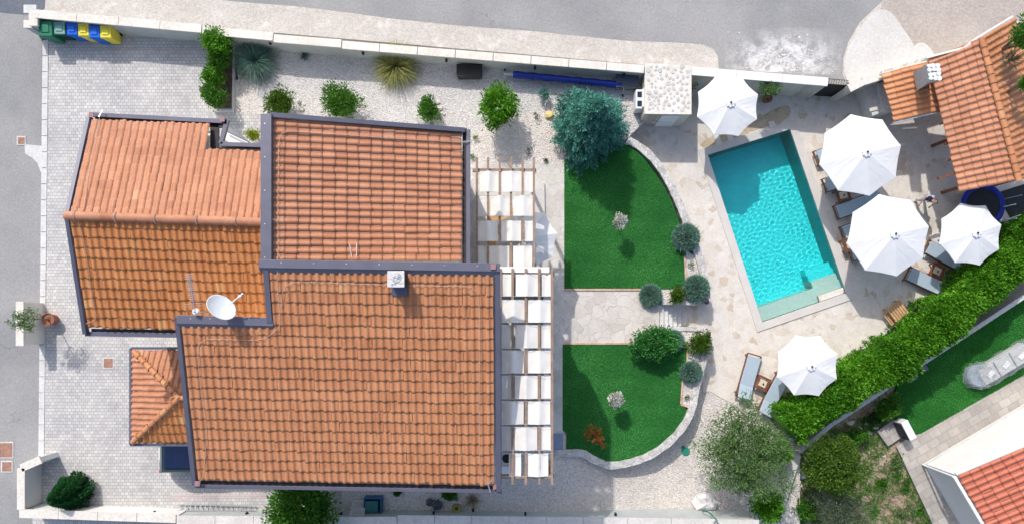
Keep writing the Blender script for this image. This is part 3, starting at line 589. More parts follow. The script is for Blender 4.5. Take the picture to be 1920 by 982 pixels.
def ridge(parent, org, p0, p1, n, r, mat, seed=1, clips=None, name='ridge_tiles'):
    rg = np.random.RandomState(seed); p0 = Vector(p0); p1 = Vector(p1); d = (p1-p0).normalized(); s = Vector((-d.y, d.x, 0)).normalized(); up = s.cross(d)
    up = up if up.z > 0 else -up
    Vs, Qs, Ts = [], [], []; b = 0; K = 8
    for i in range(n):
        a = p0.lerp(p1, (i-.12)/n); e = p0.lerp(p1, (i+1)/n)
        for q, rr, lf in ((a, r*1.05, .03), (e, r*.88, 0)):
            for k in range(K+1):
                t = math.pi*(k/K)*1.1-.157; v = q+s*math.cos(t)*rr+up*(math.sin(t)*rr*.8+lf); Vs.append(tuple(v))
        for k in range(K): Qs.append((b+k, b+k+1, b+K+2+k, b+K+1+k))
        tt = min(1, max(0, rg.normal(.5, .18))); Ts += [tt]*K
        for k in range(K):                       # the raised lip at the tile's end
            pass
        b += 2*(K+1)
    o = np_mesh(name, Vs, Qs, mat, parent, org, Ts)
    if clips:
        for f in clips:
            m = M(org); c = p0.lerp(p1, f); pts = [c+s*math.cos(t)*r*1.12+up*(math.sin(t)*r*.95+.03) for t in [math.pi*k/8 for k in range(9)]]; m.tube(pts, .012, 5).build('ridge_clip', STEEL, parent)
    return o
HO = Vector((-5.6, -1.0, 0))
hs = root('villa', HO, 'large villa with terracotta tile roofs and dark metal edging, seen from above', 'house')
def zmain(y): return 9.5-1.6*min(1, max(0, (1.43-y)/7.15))
XL, XM, XR = -10.58, -7.70, -.60
mA, mB = Vector((XL, 1.50, 9.5)), Vector((XR, 1.30, 9.5)); mD, mC = Vector((XL, -5.55, 7.9)), Vector((XR, -5.73, 7.9))
tile_roof(hs, HO, mA, mB, mD, mC, 41, 20, TILE, lambda c, u, v: not (c[0] < XM and c[1] > -.42), 11, hgt=.064)
plM = (mA, mB, mC)
# left wing
lA, lB = W(131, 405, 8.2), Vector((-8.2, W(488, 418, 8.2).y, 8.2))
nD, nC = W(173, 225, 6.9), Vector((-8.2, W(490, 238, 6.9).y, 6.9))
sD, sC = W(166, 613, 6.9), Vector((-8.2, W(500, 622, 6.9).y, 6.9))
tile_roof(hs, HO, lB, lA, nC, nD, 27, 11, TILE_P, lambda c, u, v: not (c[0] > -10.55 and c[1] > 5.65), 12)
tile_roof(hs, HO, lA, lB, sD, sC, 27, 11, TILE_O, lambda c, u, v: not (c[0] > -7.9), 13, hgt=.062)
ridge(hs, HO, lA+Vector((-.05, 0, .05)), lB+Vector((.3, 0, .05)), 17, .15, TILE_P, 3, [.04, .24, .43, .63, .82, .95])
plN = (lA, lB, nD); plS = (lA, lB, sD)
# upper right wing, falling to the right
wA, wB = W(511, 489, 9.3), W(511, 223, 9.3); wD, wC = W(866, 489, 7.4), W(866, 245, 7.4)
tile_roof(hs, HO, wA, wB, wD, wC, 19, 16, TILE_P, None, 14, warm=.05)
plW = (wA, wB, wC)
# porch roof (hip)
pTL, pBL = W(249, 657, 3.0), W(247, 829, 3.0); pap = W(337, 745, 3.95); XE = -10.3
hw = (pTL.y-pBL.y)/2
up_ = Vector((0, hw, 0)); ym = pap.y
def hipmask(c, u, v): return abs(u-.5)*2 < v+.03
tile_roof(hs, HO, pap-Vector((0, hw, 0)), pap+Vector((0, hw, 0)), pBL, pTL, 16, 8, TILE_P, hipmask, 15)
fN = Vector((pTL.x, pap.y, pap.z)); rN = Vector((XE, pap.y, pap.z))
ncp = int((XE-pTL.x)/.238); fr_ = (pap.x-pTL.x)/(XE-pTL.x)
tile_roof(hs, HO, rN, fN, Vector((XE, pTL.y, 3.0)), Vector((pTL.x, pTL.y, 3.0)), ncp, 5, TILE_P, lambda c, u, v: (1-u) > fr_*(1-v)-.01, 16)
tile_roof(hs, HO, fN, rN, Vector((pBL.x, pBL.y, 3.0)), Vector((XE, pBL.y, 3.0)), ncp, 5, TILE_O, lambda c, u, v: u > fr_*(1-v)-.01, 17)
for q in (pTL, pBL): ridge(hs, HO, pap+Vector((0, 0, .06)), Vector(q)+Vector((.05, 0, .06)), 8, .11, TILE, 5)
ridge(hs, HO, rN+Vector((0, 0, .06)), pap+Vector((0, 0, .06)), 7, .11, TILE, 6)
pe = M(HO); z = 3.0
pe.beam((pTL.x-.07, pTL.y+.1, z), (XE, pTL.y+.1, z), .10, .12); pe.beam((pBL.x-.07, pBL.y-.1, z), (XE, pBL.y-.1, z), .10, .12); pe.beam((pTL.x-.1, pTL.y+.1, z), (pTL.x-.1, pBL.y-.1, z), .10, .12)
pe.build('porch_gutter', METAL_D, hs)
dk = M(HO); dk.prism([(pTL.x, pTL.y), (XE, pTL.y), (XE, pBL.y), (pTL.x, pBL.y)], 2.80, 2.93); dk.build('porch_ceiling', WOODG, hs)
for y in (pTL.y-.15, pBL.y+.15): M(HO).box((pTL.x+.2, y, 1.4), (.16, .16, 2.8)).build('porch_post', WOODG, hs)
# walls: prisms whose tops follow the roofs
wl = M(HO)
wl.prism([(-10.4, -.55), (-7.6, -.55), (-7.6, -5.5), (-10.4, -5.5)], 0, [8.9, 8.9, 7.75, 7.75])
wl.prism([(-7.6, 1.25), (-.85, 1.25), (-.85, -5.5), (-7.6, -5.5)], 0, [9.3, 9.3, 7.75, 7.75])
wl.prism([(-.87, 1.35), (1.22, 1.35), (1.22, -5.35), (-.87, -5.35)], 0, 4.75)
wl.prism([(-14.6, -.25), (-14.6, 3.25), (-7.6, 3.25), (-7.6, -.25)], 0, [6.5, 7.85, 7.85, 6.5])
wl.prism([(-14.6, 3.25), (-14.6, 6.55), (-10.75, 6.55), (-10.75, 5.5), (-7.6, 5.5), (-7.6, 3.25)], 0, [7.85, 6.5, 6.5, 6.9, 6.9, 7.85])
wl.prism([(wA.x, 1.0), (wA.x, 6.05), (wD.x-.25, 6.05), (wD.x-.25, 1.0)], 0, [9.15, 9.15, 7.3, 7.3])
wl.build('wall', CREAM_W, hs)
# metal edging
fl = M(HO)
def fbeam(p0, p1, w, h=.22, off=0): fl.beam(p0, p1, w, h, off)
zz = .10
yA, yB = W(488, 494, 9.68).y, W(933, 501, 9.68).y
fbeam((XM-.2, yA, 9.68), (XR+.22, yB, 9.66), .26, .22)                       # main ridge cap
a0, b0 = Vector((XM-.2, yA-.13, 9.66)), Vector((XR+.22, yB-.13, 9.64)); a1, b1 = a0+Vector((0, -.13, -.12)), b0+Vector((0, -.13, -.12))
fl.add([a0, b0, b1, a1], [(0, 3, 2, 1)])
fbeam((W(499, 0, 9.5).x, W(0, 214, 9.5).y, 9.52), (W(499, 0, 9.5).x, yA, 9.52), .34, .24)   # vertical cap left of the wing
fbeam((W(499, 0, 9.5).x+.02, yA-.1, 9.62), (XM-.02, W(0, 605, 9.15).y, 9.24), .17, .3)
fbeam((XL-.10, W(0, 598, 9.2).y, 9.22), (XM+.10, W(0, 603, 9.2).y, 9.22), .27, .24)      # cap beneath the dish
y1 = W(0, 598, 9.2).y-.135
fl.add([(XL-.1, y1, 9.22), (XM+.1, y1-.05, 9.22), (XM+.1, y1-.16, 9.11), (XL-.1, y1-.12, 9.11)], [(0, 3, 2, 1)])
fbeam((XL-.12, y1+.2, 9.20), (XL-.12, -5.72, 7.98), .14, .3)                # left verge
fbeam((XR+.15, yB-.05, 9.60), (XR+.15, -5.95, 7.98), .16, .3)               # right verge
fbeam((XL-.2, -5.80, 7.80), (XR+.25, -5.98, 7.80), .12, .13)                 # bottom gutter outer lip
wt = W(0, 217, 9.3).y
fbeam((wA.x-.05, wt, 9.42), (wD.x+.12, W(0, 246, 7.5).y+.03, 7.55), .15, .25)       # top verge of the wing
fbeam((wD.x+.22, W(0, 243, 7.4).y, 7.42), (wD.x+.22, yB, 7.42), .14, .14)         # wing gutter lip
# left wing verges and gutters
le = lA+Vector((-.12, 0, .02))
fbeam(nD+Vector((-.12, .10, .05)), le, .13, .22); fbeam(le, sD+Vector((-.12, -.25, .05)), .13, .22)
fbeam(sD+Vector((-.2, -.24, -.1)), Vector((XL, sD.y-.30, 6.8)), .16, .14)
g = nD+Vector((-.15, .22, -.08)); ge = W(425, 228, 6.82)
fbeam(g, ge, .15, .14); g2 = W(413, 270, 6.82); fbeam(ge+Vector((0, .07, 0)), g2, .15, .14); fbeam(g2, Vector((-7.85, g2.y-.08, 6.82)), .15, .14)
fl.build('roof_edging', METAL_D, hs, bevel=.006)
for c_ in [(XM+.5+i*1.02, yA+(yB-yA)*i/7+.02, 9.685) for i in range(7)]+[(XL+.35+i*.62, W(0, 598, 9.2).y+.02, 9.225) for i in range(5)]+[(W(497, 0, 9.5).x, 6.0-i*1.05, 9.525) for i in range(5)]:
    M(HO).box(c_, (.035, .035, .014)).build('rivet_head', STEEL, hs)
PINK = plain('oxidised_corner', (.30, .17, .17), .6, .25, 12)
for c_ in ((W(171, 216, 6.96)), (W(417, 224, 6.9)), (W(370, 906, 8.02)), (W(925, 500, 9.70)), (W(929, 912, 7.9))): M(HO).box(c_, (.17, .17, .03)).build('corner_patch', PINK, hs, bevel=.005)
class Gt:
    def beam(s, *a): M(HO).beam(*a).build('gutter', GUTTER_SHADE, hs)
gt = Gt()                                                                    # gutter troughs and edge gaps, their shade painted near-black
gt.beam((XL, -5.70, 7.74), (XR+.1, -5.88, 7.74), .14, .08); gt.beam((wD.x+.09, wC.y+.1, 7.3), (wD.x+.09, yB, 7.3), .16, .08)
gt.beam(sD+Vector((0, -.12, -.16)), Vector((XL, sD.y-.17, 6.74)), .14, .08); gt.beam(nD+Vector((0, .1, -.16)), W(420, 236, 6.74), .14, .08)
gt.beam(W(402, 232, 6.74), W(402, 276, 6.74), .3, .08); gt.beam(W(396, 281, 6.74), Vector((-7.85, W(0, 281, 6.74).y-.05, 6.74)), .2, .08)
gt.beam((wA.x-.04, wB.y+.03, 9.2), (wC.x, wC.y+.03, 7.34), .10, .1)  # dark strip painting the shaded gap along the wing's top verge
# chimney
chm = W(742, 523, 10.26); cz = 10.25
ch = M(HO).box((chm.x, chm.y, 9.5), (.44, .44, 1.2)).build('chimney', CHAR, hs)
cm = M(HO).box((chm.x, chm.y, 10.13), (.40, .40, .1)).box((chm.x, chm.y, 10.22), (.52, .50, .09)); cm.build('chimney_cap', CONC, ch, bevel=.02)
cg = M(HO); rg = random.Random(2)
for i in range(16):
    a = rg.uniform(0, 6.28); x, y = chm.x+rg.uniform(-.15, .15), chm.y+rg.uniform(-.15, .15); cg.tube([(x-.08*math.cos(a), y-.08*math.sin(a), 10.275), (x, y, 10.29), (x+.08*math.cos(a+.5), y+.08*math.sin(a+.5), 10.275)], .007, 4)
cg.build('bird_mesh', STEEL, ch)
pts = [(725+10, 549), (766, 549)]
fa = plane_hit(plM, 735, 532, .10); fb = plane_hit(plM, 764, 532, .10); fc = plane_hit(plM, 764, 553, .10); fd = plane_hit(plM, 735, 553, .10)
M(HO).add([fa, fb, fc, fd, *[q-Vector((0, 0, .08)) for q in (fa, fb, fc, fd)]], [(0, 3, 2, 1), (4, 5, 6, 7), (0, 1, 5, 4), (1, 2, 6, 5), (2, 3, 7, 6), (3, 0, 4, 7)]).build('chimney_flashing', METAL_D, ch)
# lightning conductor wires lying on the roofs
WIRE = plain('pale_wire', (.50, .40, .33), .5, .1)
def wire(pl, pix, r=.008, lift=.085): 
    pts = [plane_hit(pl, x, y, lift) for x, y in pix]; M(HO).tube(smooth_line(pts, 4), r, 5).build('conductor_wire', WIRE, hs, smooth=True)
wire(plM, [(523, 470), (522, 540), (527, 600), (518, 618), (498, 632), (470, 636), (400, 634), (383, 638), (373, 655), (378, 720), (388, 800), (387, 850), (383, 890), (375, 900)])
wire(plM, [(530, 575), (532, 545), (545, 531), (570, 528), (640, 530), (760, 534), (870, 536), (888, 541), (898, 560), (900, 640), (899, 760), (900, 860), (905, 890), (918, 908)])
wire(plW, [(522, 490), (521, 400), (522, 320), (524, 262), (534, 250), (550, 248), (640, 254), (740, 261), (860, 268), (884, 269)])
wire(plW, [(500, 412), (530, 414)], .008, .16)
wire(plN, [(190, 215), (186, 240), (170, 320), (160, 390), (147, 404)]); wire(plS, [(147, 408), (157, 440), (168, 500), (176, 560), (183, 590), (176, 600), (163, 605)])
for pl, a, b in ((plM, (920, 918), (914, 900)), (plM, (924, 893), (916, 903)), (plN, (197, 212), (190, 224)), (plW, (866, 268), (886, 266))):
    M(HO).tube([plane_hit(pl, *a, .16), plane_hit(pl, *b, .14)], .02, 6).build('conductor_clamp', STEEL, hs)
vt = M(HO)
for x0, y0, x1, y1 in ((659, 482, 655, 459), (668, 483, 668, 456)): vt.tube([plane_hit(plW, x0, y0, .05), plane_hit(plW, x1, y1, .12)], .012, 5)
vt.build('overflow_pipe', WHITE_P, hs)
# windows and doors on the garden front, under the pergola
for x, y0, y1, z0, z1 in ((-.85, -4.9, -2.6, 4.8, 7.0), (-.85, -1.8, .3, 4.8, 7.0), (1.22, -4.6, -3.0, .9, 2.3), (1.22, -1.6, 0, .9, 2.3), (wD.x-.25, 1.9, 3.5, .1, 2.3), (wD.x-.25, 4.2, 5.5, .1, 2.3), (wD.x-.25, 2.2, 3.2, 4.9, 5.9)):
    w_ = M(HO); cy, cz_ = (y0+y1)/2, (z0+z1)/2
    w_.box((x+.02, cy, z1), (.10, y1-y0+.1, .08)).box((x+.02, cy, z0), (.10, y1-y0+.1, .08)).box((x+.02, y0, cz_), (.10, .08, z1-z0)).box((x+.02, y1, cz_), (.10, .08, z1-z0)).box((x+.015, cy, cz_), (.08, .06, z1-z0))
    f_ = w_.build('window', WHITE_P, hs); M(HO).box((x+.012, cy, cz_), (.02, y1-y0, z1-z0)).build('pane', GLASSD, f_)

# antenna
at = plane_hit(plS, 366, 582, .0); at.z = 9.2
an = root('tv_antenna', Vector((at.x, at.y, 7.2)), 'slim many-toothed television antenna on a mast beside the satellite dish', 'antenna'); ao = an.location
bx, by = W(366, 584, 9.4).x, W(366, 584, 9.4).y
M(ao).tube([(bx, by, 7.2), (bx, by, 9.5)], .03, 8).build('mast', STEEL, an); M(ao).lathe([(.1, -.04), (.12, 0), (.08, .06)], (bx, by, 9.35), 12).build('clamp', WHITE_P, an)
e = W(354, 514, 9.6); b_ = M(ao).tube([(bx, by, 9.42), e], .014, 6); dv = (e-Vector((bx, by, 9.42)))
b_.build('boom', STEEL, an)
tm = M(ao); n_ = Vector((-dv.y, dv.x, 0)).normalized()
for i in range(15):
    c = Vector((bx, by, 9.42))+dv*(.16+.84*i/14); h_ = .13 if i > 1 else .28; tm.tube([c-n_*h_, c+n_*h_], .006, 4)
for s in (-.05, .05): tm.tube([Vector((bx, by, 9.42))+dv*.45+n_*s, e+n_*s+Vector((0, 0, .03))], .006, 4)
tm.build('elements', STEEL, an)
# satellite dish: bowl axis towards upper right
dz = 9.75; dc = W(414, 577, dz); ds = root('satellite_dish', Vector((dc.x+.1, dc.y-.15, 9.2)), 'white satellite dish on the dark wall cap beside the antenna', 'satellite dish'); do = ds.location
ax = Vector((.66, .56, .50)).normalized(); rr = .47; qt = ax.to_track_quat('Z', 'Y')
bw = M(do); prof = [(0.001, 0), (.12, .006), (.24, .025), (.36, .056), (.44, .092), (rr, .106), (rr, .092), (.36, .040), (.2, .0), (.001, -.015)]
b0 = len(bw.v); nn = 36
for r, z in prof:
    for k in range(nn): 
        t = 2*math.pi*k/nn; bw.v.append(tuple(dc+qt@Vector((r*math.cos(t), r*math.sin(t), z-.05))))
for i in range(len(prof)-1):
    for k in range(nn): bw.f.append((i*nn+k, i*nn+(k+1) % nn, (i+1)*nn+(k+1) % nn, (i+1)*nn+k))
bw.build('bowl', plain('dish_enamel', (.66, .70, .74), .4, .03), ds, smooth=True)
e0 = dc+qt@Vector((.22, -.28, .0)); tip = W(450, 554, 9.95)
a_ = M(do); st_ = W(428, 573, 9.72); a_.tube([st_, tip], .022, 6); a_.build('feed_arm', WHITE_P, ds)
M(do).box(tip, (.10, .06, .06), .6).box(tip+Vector((.08, .06, .02)), (.05, .05, .07)).build('receiver', WHITE_P, ds); M(do).box(tip+Vector((.02, .08, .03)), (.1, .04, .04), .3).build('receiver_clip', BLACK, ds)
M(do).tube([dc-ax*.08, Vector((do.x, do.y, 9.5)), Vector((do.x, do.y, 9.15))], .03, 8).build('mast', STEEL, ds)

# light well by the notch: white wall and glass rail
lw = W(430, 243, 3.0); rt = root('balcony_rail', Vector((W(445, 252, 2).x, W(445, 252, 2).y, 0)), 'dark railing slanting across a white parapet in the roof notch beside the yellow shrub', 'railing'); ro = rt.location
a, b = W(424, 246, 2.6), W(466, 266, 2.6)
M(ro).prism([tuple(p)[:2] for p in WP([(420, 232), (426, 246), (470, 268), (505, 275), (505, 285), (420, 285)], 2.4)], 0, 2.4).build('parapet', WHITE_W, rt)
M(ro).beam(a, b, .05, .06).build('handrail', METAL_D, rt); M(ro).tube([a+Vector((0,0,-.2)), b+Vector((0,0,-.2))], .02, 6).build('rail', METAL_D, rt)

# ------------------------------------------------------------------ pergolas
def pergola(label, xs, ys, z, rows, ybeam, ends, zfoot, seed, backx):
    """xs rafters px, rows list of (y0,y1,[(x0,fold,x1)...]) in photo pixels at height z"""
    o = W((xs[0]+xs[-1])/2, (ys[0]+ys[1])/2, 0); rt = root('pergola', o, label, 'pergola'); rg = random.Random(seed)
    for x in xs: M(o).beam(W(x, ys[0], z), W(x, ys[1], z), .085, .16).build('rafter', WOODG, rt)
    for y in ybeam:
        p0, p1 = W(xs[0]-8, y, z-.14), W(xs[-1]+4, y, z-.14); M(o).beam(p0, p1, .12, .16).build('beam', WOODG, rt)
    for y in ends:
        for x in (xs[-1],): p = W(x, y, z-.3); M(o).box((p.x, p.y, (z-.3+zfoot)/2), (.12, .12, z-.3-zfoot)).build('post', WOODG, rt)
    for y0, y1, bays in rows:
        for x0, xf, x1 in bays:
            n, k = 14, 8; rs = np.random.RandomState(rg.randrange(9999)); sk = rs.uniform(-.03, .03)
            u, v = np.meshgrid(np.linspace(0, 1, n), np.linspace(0, 1, k)); px_ = x0+(x1-x0)*u; py_ = y0+(y1-y0)*v
            f = (xf-x0)/(x1-x0) if xf else -1
            lift = z+.03+np.zeros_like(u)
            if xf: lift = z+.075-.16*np.abs(u-f)/max(f, 1-f)-.04*np.sin(np.pi*np.abs(u-f)/max(f, 1-f))
            else: lift = z-.08-.05*np.sin(np.pi*u)
            lift += .015*np.sin(v*3.1)*np.sin(u*9+rs.rand()*6)+sk*(v-.5)+.002*rs.randn(k, n)
            kk = (H-z)/F; P = np.stack([(px_-PX)*kk, -(py_-PY)*kk, lift], -1).reshape(-1, 3)
            idx = np.arange(n*k).reshape(k, n); q = np.stack([idx[1:, :-1], idx[1:, 1:], idx[:-1, 1:], idx[:-1, :-1]], -1).reshape(-1, 4)
            np_mesh('sail', P, q, SAIL, rt, tuple(o), smooth=True)
    tb = M(o)
    for y0, y1, bays in rows:
        for y in (y0, y1): tb.tube([W(xs[0], y, z+.01), W(xs[-1], y, z+.01)], .007, 4)
    tb.build('guide_wire', STEEL, rt)
    return rt
up_rows = [(321, 360, [(899, 915, 936), (941, 958, 978), (984, None, 1000)]), (367, 405, [(892, None, 913), (919, 937, 956), (962, 980, 999)]),
           (414, 452, [(895, 915, 934), (940, 958, 977), (984, None, 1000)]), (461, 500, [(892, None, 914), (917, 937, 955), (962, 980, 998)])]
pergola('smaller pergola with twelve white sails beside the upper right roof wing', [894, 915, 937, 958, 980, 1001], (295, 500), 4.4, up_rows, (319, 496), (320, 495), 0, 3, 0)
A_ = [(936, None, 961), (967, 987, 1010), (1016, None, 1036)]; B_ = [(939, 962, 984), (990, 1011, 1034)]
ly = [(514, 555), (562, 604), (609, 652), (657, 699), (704, 747), (752, 795), (800, 844)]
lo_rows = [(a, b, A_ if i % 2 == 0 else B_) for i, (a, b) in enumerate(ly)]+[(850, 893, [(957, None, 980), (987, 1010, 1031)])]
lo_rows = [(a, b, [(x0-i*.4, (xf-i*.4) if xf else None, x1-i*.4) for x0, xf, x1 in r]) for i, (a, b, r) in enumerate(lo_rows)]
pergola('long pergola with white sails in eight rows along the main roof edge', [938, 961, 986, 1011, 1035], (503, 908), 7.5, lo_rows, (513, 893), (515, 700, 892), 4.75, 4, 0)

bf = root('balcony_floor', Vector((.2, -2, 4.75)), 'pale tiled balcony floor seen through the open last bay of the long pergola', 'balcony')
M(bf.location).box((.19, -2.0, 4.78), (2.06, 6.9, .05)).build('floor_slab', CONC, bf)
M(bf.location).box((1.19, -2.0, 5.3), (.06, 6.7, 1.0)).build('parapet', WHITE_W, bf)

ew = W(936, 505, 7.42); ee = W(1030, 506, 7.42); es_ = root('end_wall', Vector((ew.x, ew.y, 4.75)), 'white wall end between the two pergolas', 'wall')
M(es_.location).beam(Vector((-.82, ew.y, 7.36)), ee, .14, 2.6).build('wall_body', WHITE_W, es_); M(es_.location).beam(Vector((-.82, ew.y, 7.42)), ee, .2, .06).build('coping', WHITE_W, es_)
# ------------------------------------------------------------------ plants
def leaves_np(rs, C0, Nn, L, Wd, spread=.8, up=0.0, fold=.25):
    n = len(C0); d = Nn+rs.normal(0, spread, (n, 3)); d[:, 2] += up; d /= np.linalg.norm(d, axis=1)[:, None]+1e-9
    s = np.cross(d, rs.normal(0, 1, (n, 3))); s /= np.linalg.norm(s, axis=1)[:, None]+1e-9; t = np.cross(d, s)
    l = (L*rs.uniform(.7, 1.3, n))[:, None]; w = (Wd*rs.uniform(.7, 1.3, n))[:, None]
    V = np.stack([C0, C0+d*l*.5-s*w*.5+t*w*fold, C0+d*l, C0+d*l*.5+s*w*.5+t*w*fold], 1).reshape(-1, 3)
    return V, np.arange(4*n).reshape(n, 4)
def crown(rs, c, r, nclump, nleaf, L, Wd, rough=.25, clump=.28, inner=.35, spread=.9, up=.2, low=-.5):
    """clumps of leaves spread through an uneven ellipsoid"""
    c = np.array(tuple(c)); r = np.array(r, float); Vs, Qs, Ts = [], [], []; b = 0
    ph = rs.uniform(0, 6.28, 6)
    def rad(t): return 1+rough*(.45*np.sin(2*t+ph[0])+.35*np.sin(3*t+ph[1])+.3*np.sin(5*t+ph[2])+.2*np.sin(8*t+ph[3]))*.6
    for k in range(nclump):
        v = rs.normal(0, 1, 3); v /= np.linalg.norm(v)
        if v[2] < low: v[2] = -v[2]
        q = rs.uniform(inner, 1)**.5; th = math.atan2(v[1], v[0]); pc = v*q*(1-clump*.6)*np.array([rad(th), rad(th), 1])
        cr = clump*rs.uniform(.6, 1.3); n = max(4, int(nleaf*rs.uniform(.6, 1.4)))
        w = rs.normal(0, 1, (n, 3)); w /= np.linalg.norm(w, axis=1)[:, None]; w[:, 2] = np.where(w[:, 2] < -.3, -w[:, 2], w[:, 2])
        P = c+(pc+w*cr*(rs.uniform(.3, 1, n)**.5)[:, None])*r
        V, Q = leaves_np(rs, P, w*.7+v*.5, L, Wd, spread, up); Vs.append(V); Qs.append(Q+b); b += len(V)
        tc = rs.normal(.5, .16); Ts.append(np.clip(tc+rs.normal(0, .14, n), 0, 1))
    return np.concatenate(Vs), np.concatenate(Qs), np.concatenate(Ts)
def core(c, r, seed=0, k=.62):
    return M().blob(c, tuple(q*k for q in r), 12, 8, .12, seed)
def add_core(V, Q, T, c, r, seed=0, k=.62):
    m = core(c, r, seed, k); v = np.array(m.v); q = np.array([f if len(f) == 4 else (f[0], f[1], f[2], f[2]) for f in m.f if len(f) == 4])
    return np.concatenate([V, v]), np.concatenate([Q, q+len(V)]), np.concatenate([T, np.full(len(q), .2)])
def bush(label, px, py, rpx, mat, gz=0.0, hk=.8, name='shrub', cat='shrub', group=None, L=.11, Wd=.05, nc=None, nl=26, seed=1, rough=.3, asp=1.0, up=.25, inner=.3, stemr=.03, zc=None, clump=.3, dens=1.0, withcore=True, spread=.9):
    """px,py,rpx: where the crown shows in the photo; the stem stands below it"""
    rs = np.random.RandomState(seed); k = H/F; r = rpx*k*.93; z = gz+r*hk if zc is None else zc; c = W(px, py, z); rr = (r*asp, r/asp, r*hk)
    rr = tuple(q for q in rr); rt = root(name, Vector((c.x, c.y, gz)), label, cat, group); o = rt.location
    nc = nc or int(dens*95*max(.25, r)**1.6+16)
    V, Q, T = crown(rs, c, rr, nc, nl, L, Wd, rough, clump, inner, spread, up)
    if withcore: V, Q, T = add_core(V, Q, T, c, rr, seed)
    np_mesh('foliage', V, Q, mat, rt, tuple(o), T)
    m = M(o); rg = random.Random(seed)
    for i in range(3 if stemr < .06 else 5):
        a = rg.uniform(0, 6.28); e = Vector((c.x+rr[0]*.55*math.cos(a), c.y+rr[1]*.55*math.sin(a), z-rr[2]*.25)); m.tube([(c.x, c.y, gz-.02), (c.x+.02, c.y, gz+(z-gz)*.6), e], [stemr, stemr*.8, stemr*.3], 6)
    m.build('stem' if stemr < .06 else 'trunk', BARK, rt)
    return rt
def blades(rs, c, n, Lb, w, droop=.5, tilt=(.2, 1.2), base=.08, seg=4, mat=None, rscale=1.0):
    """arching grass blades from one base"""
    c = np.array(tuple(c)); a = rs.uniform(0, 6.283, n); ti = rs.uniform(tilt[0], tilt[1], n); l = Lb*rs.uniform(.6, 1.15, n)
    dirh = np.stack([np.cos(a), np.sin(a), 0*a], 1); side = np.stack([-np.sin(a), np.cos(a), 0*a], 1); Vs = []
    b0 = c+dirh*(rs.uniform(0, base, n))[:, None]; pts = [b0]; ang = ti.copy(); p = b0
    for k in range(seg):
        d = dirh*np.sin(ang)[:, None]+np.array([0, 0, 1])*np.cos(ang)[:, None]; p = p+d*(l/seg)[:, None]; pts.append(p); ang = ang+droop*(k+1)/seg
    ws = np.linspace(1, .15, seg+1)*w; P = np.stack([np.stack([q-side*wk/2, q+side*wk/2], 1) for q, wk in zip(pts, ws)], 1)   # n,seg+1,2,3
    V = P.reshape(-1, 3); i0 = np.arange(n)[:, None]*(seg+1)*2; k = np.arange(seg)[None, :]*2
    Q = np.stack([i0+k, i0+k+1, i0+k+3, i0+k+2], -1).reshape(-1, 4); T = np.repeat(np.clip(rs.normal(.5, .22, n), 0, 1), seg)
    return V, Q, T
def tuft(label, px, py, rpx, mat, gz=0, n=700, name='ornamental_grass', cat='grass clump', group=None, seed=1, droop=.6, tilt=(.1, 1.25), w=.016, hz=.5, base=.15, zc=.4):
    rs = np.random.RandomState(seed); c = W(px, py, gz+zc); c.z = gz; r = rpx*H/F
    V, Q, T = blades(rs, c, n, r*1.05, w, droop, (0.0, tilt[1]), max(base, r*.38))
    o = np_mesh(name, V, Q, mat, None, tuple(c), T); return tag(o, label, cat, group)
def lavender(label, px, py, rpx, gz=0, seed=1, asp=1.0, mat=None, cat='lavender'):
    rs = np.random.RandomState(seed); r = rpx*H/F*.80; c = W(px, py, gz+r*.55); c.z = gz+r*.35
    n = 4200; w = rs.normal(0, 1, (n, 3)); w[:, 2] = abs(w[:, 2]); w /= np.linalg.norm(w, axis=1)[:, None]
    P = np.array(tuple(c))+w*np.array([r*asp, r/asp, r*.75])*(.78+.12*rs.rand(n))[:, None]
    V, Q = leaves_np(rs, P, w, .15, .022, .38, .25); T = np.clip(rs.normal(.5, .2, n), 0, 1)
    n2 = 150; w2 = rs.normal(0, 1, (n2, 3)); w2[:, 2] = abs(w2[:, 2])*.7; w2 /= np.linalg.norm(w2, axis=1)[:, None]
    P2 = np.array(tuple(c))+w2*np.array([r*asp, r/asp, r*.75])*.85; V2, Q2 = leaves_np(rs, P2, w2, r*.55, .012, .25, .1)
    V, Q, T = np.concatenate([V, V2]), np.concatenate([Q, Q2+len(V)]), np.concatenate([T, np.full(n2, .75)])
    V, Q, T = add_core(V, Q, T, c, (r*asp, r/asp, r*.75), seed, .86)
    rt = root('lavender_bush', Vector((c.x, c.y, gz)), label, cat, 'rounded lavender bushes round the lawns'); np_mesh('foliage', V, Q, mat or L_LAV, rt, tuple(rt.location), T)
    M(rt.location).tube([(c.x, c.y, gz-.03), (c.x, c.y, c.z+.05)], .035, 6).build('stem', BARK, rt); return rt

# planter beside the driveway with four clipped shrubs
pl = root('planter_bed', W(412, 135, 0), 'long kerbed planting bed of dark mulch between the driveway pavers and the gravel', 'planter'); o = pl.location
M(o).prism([tuple(p)[:2] for p in WP([(390, 85), (436, 90), (435, 203), (402, 203)])], -.05, .05).build('mulch', MULCH, pl)
km = M(o); km.beam(W(438.5, 88, .1), W(436.5, 210, .1), .10, .12); km.build('kerb', CONC, pl); M(o).beam(W(401, 208, .1), W(434, 208, .1), .10, .12).build('kerb', CONC, pl)
for i, (x, y, r, lb) in enumerate([(411, 84, 31, 'topmost bright green shrub in the kerbed bed, touching the wall'), (409, 120, 23, 'second green shrub from the wall in the kerbed bed'), (402, 148, 22, 'third green shrub from the wall in the kerbed bed'), (404, 181, 26, 'lowest round green shrub in the kerbed bed, nearest the roof')]):
    bush(lb, x, y, r, L_BRIGHT if i % 2 == 0 else L_MID, .0, 1.3, group='green shrubs in the kerbed bed', L=.12, Wd=.055, seed=20+i, nl=30)
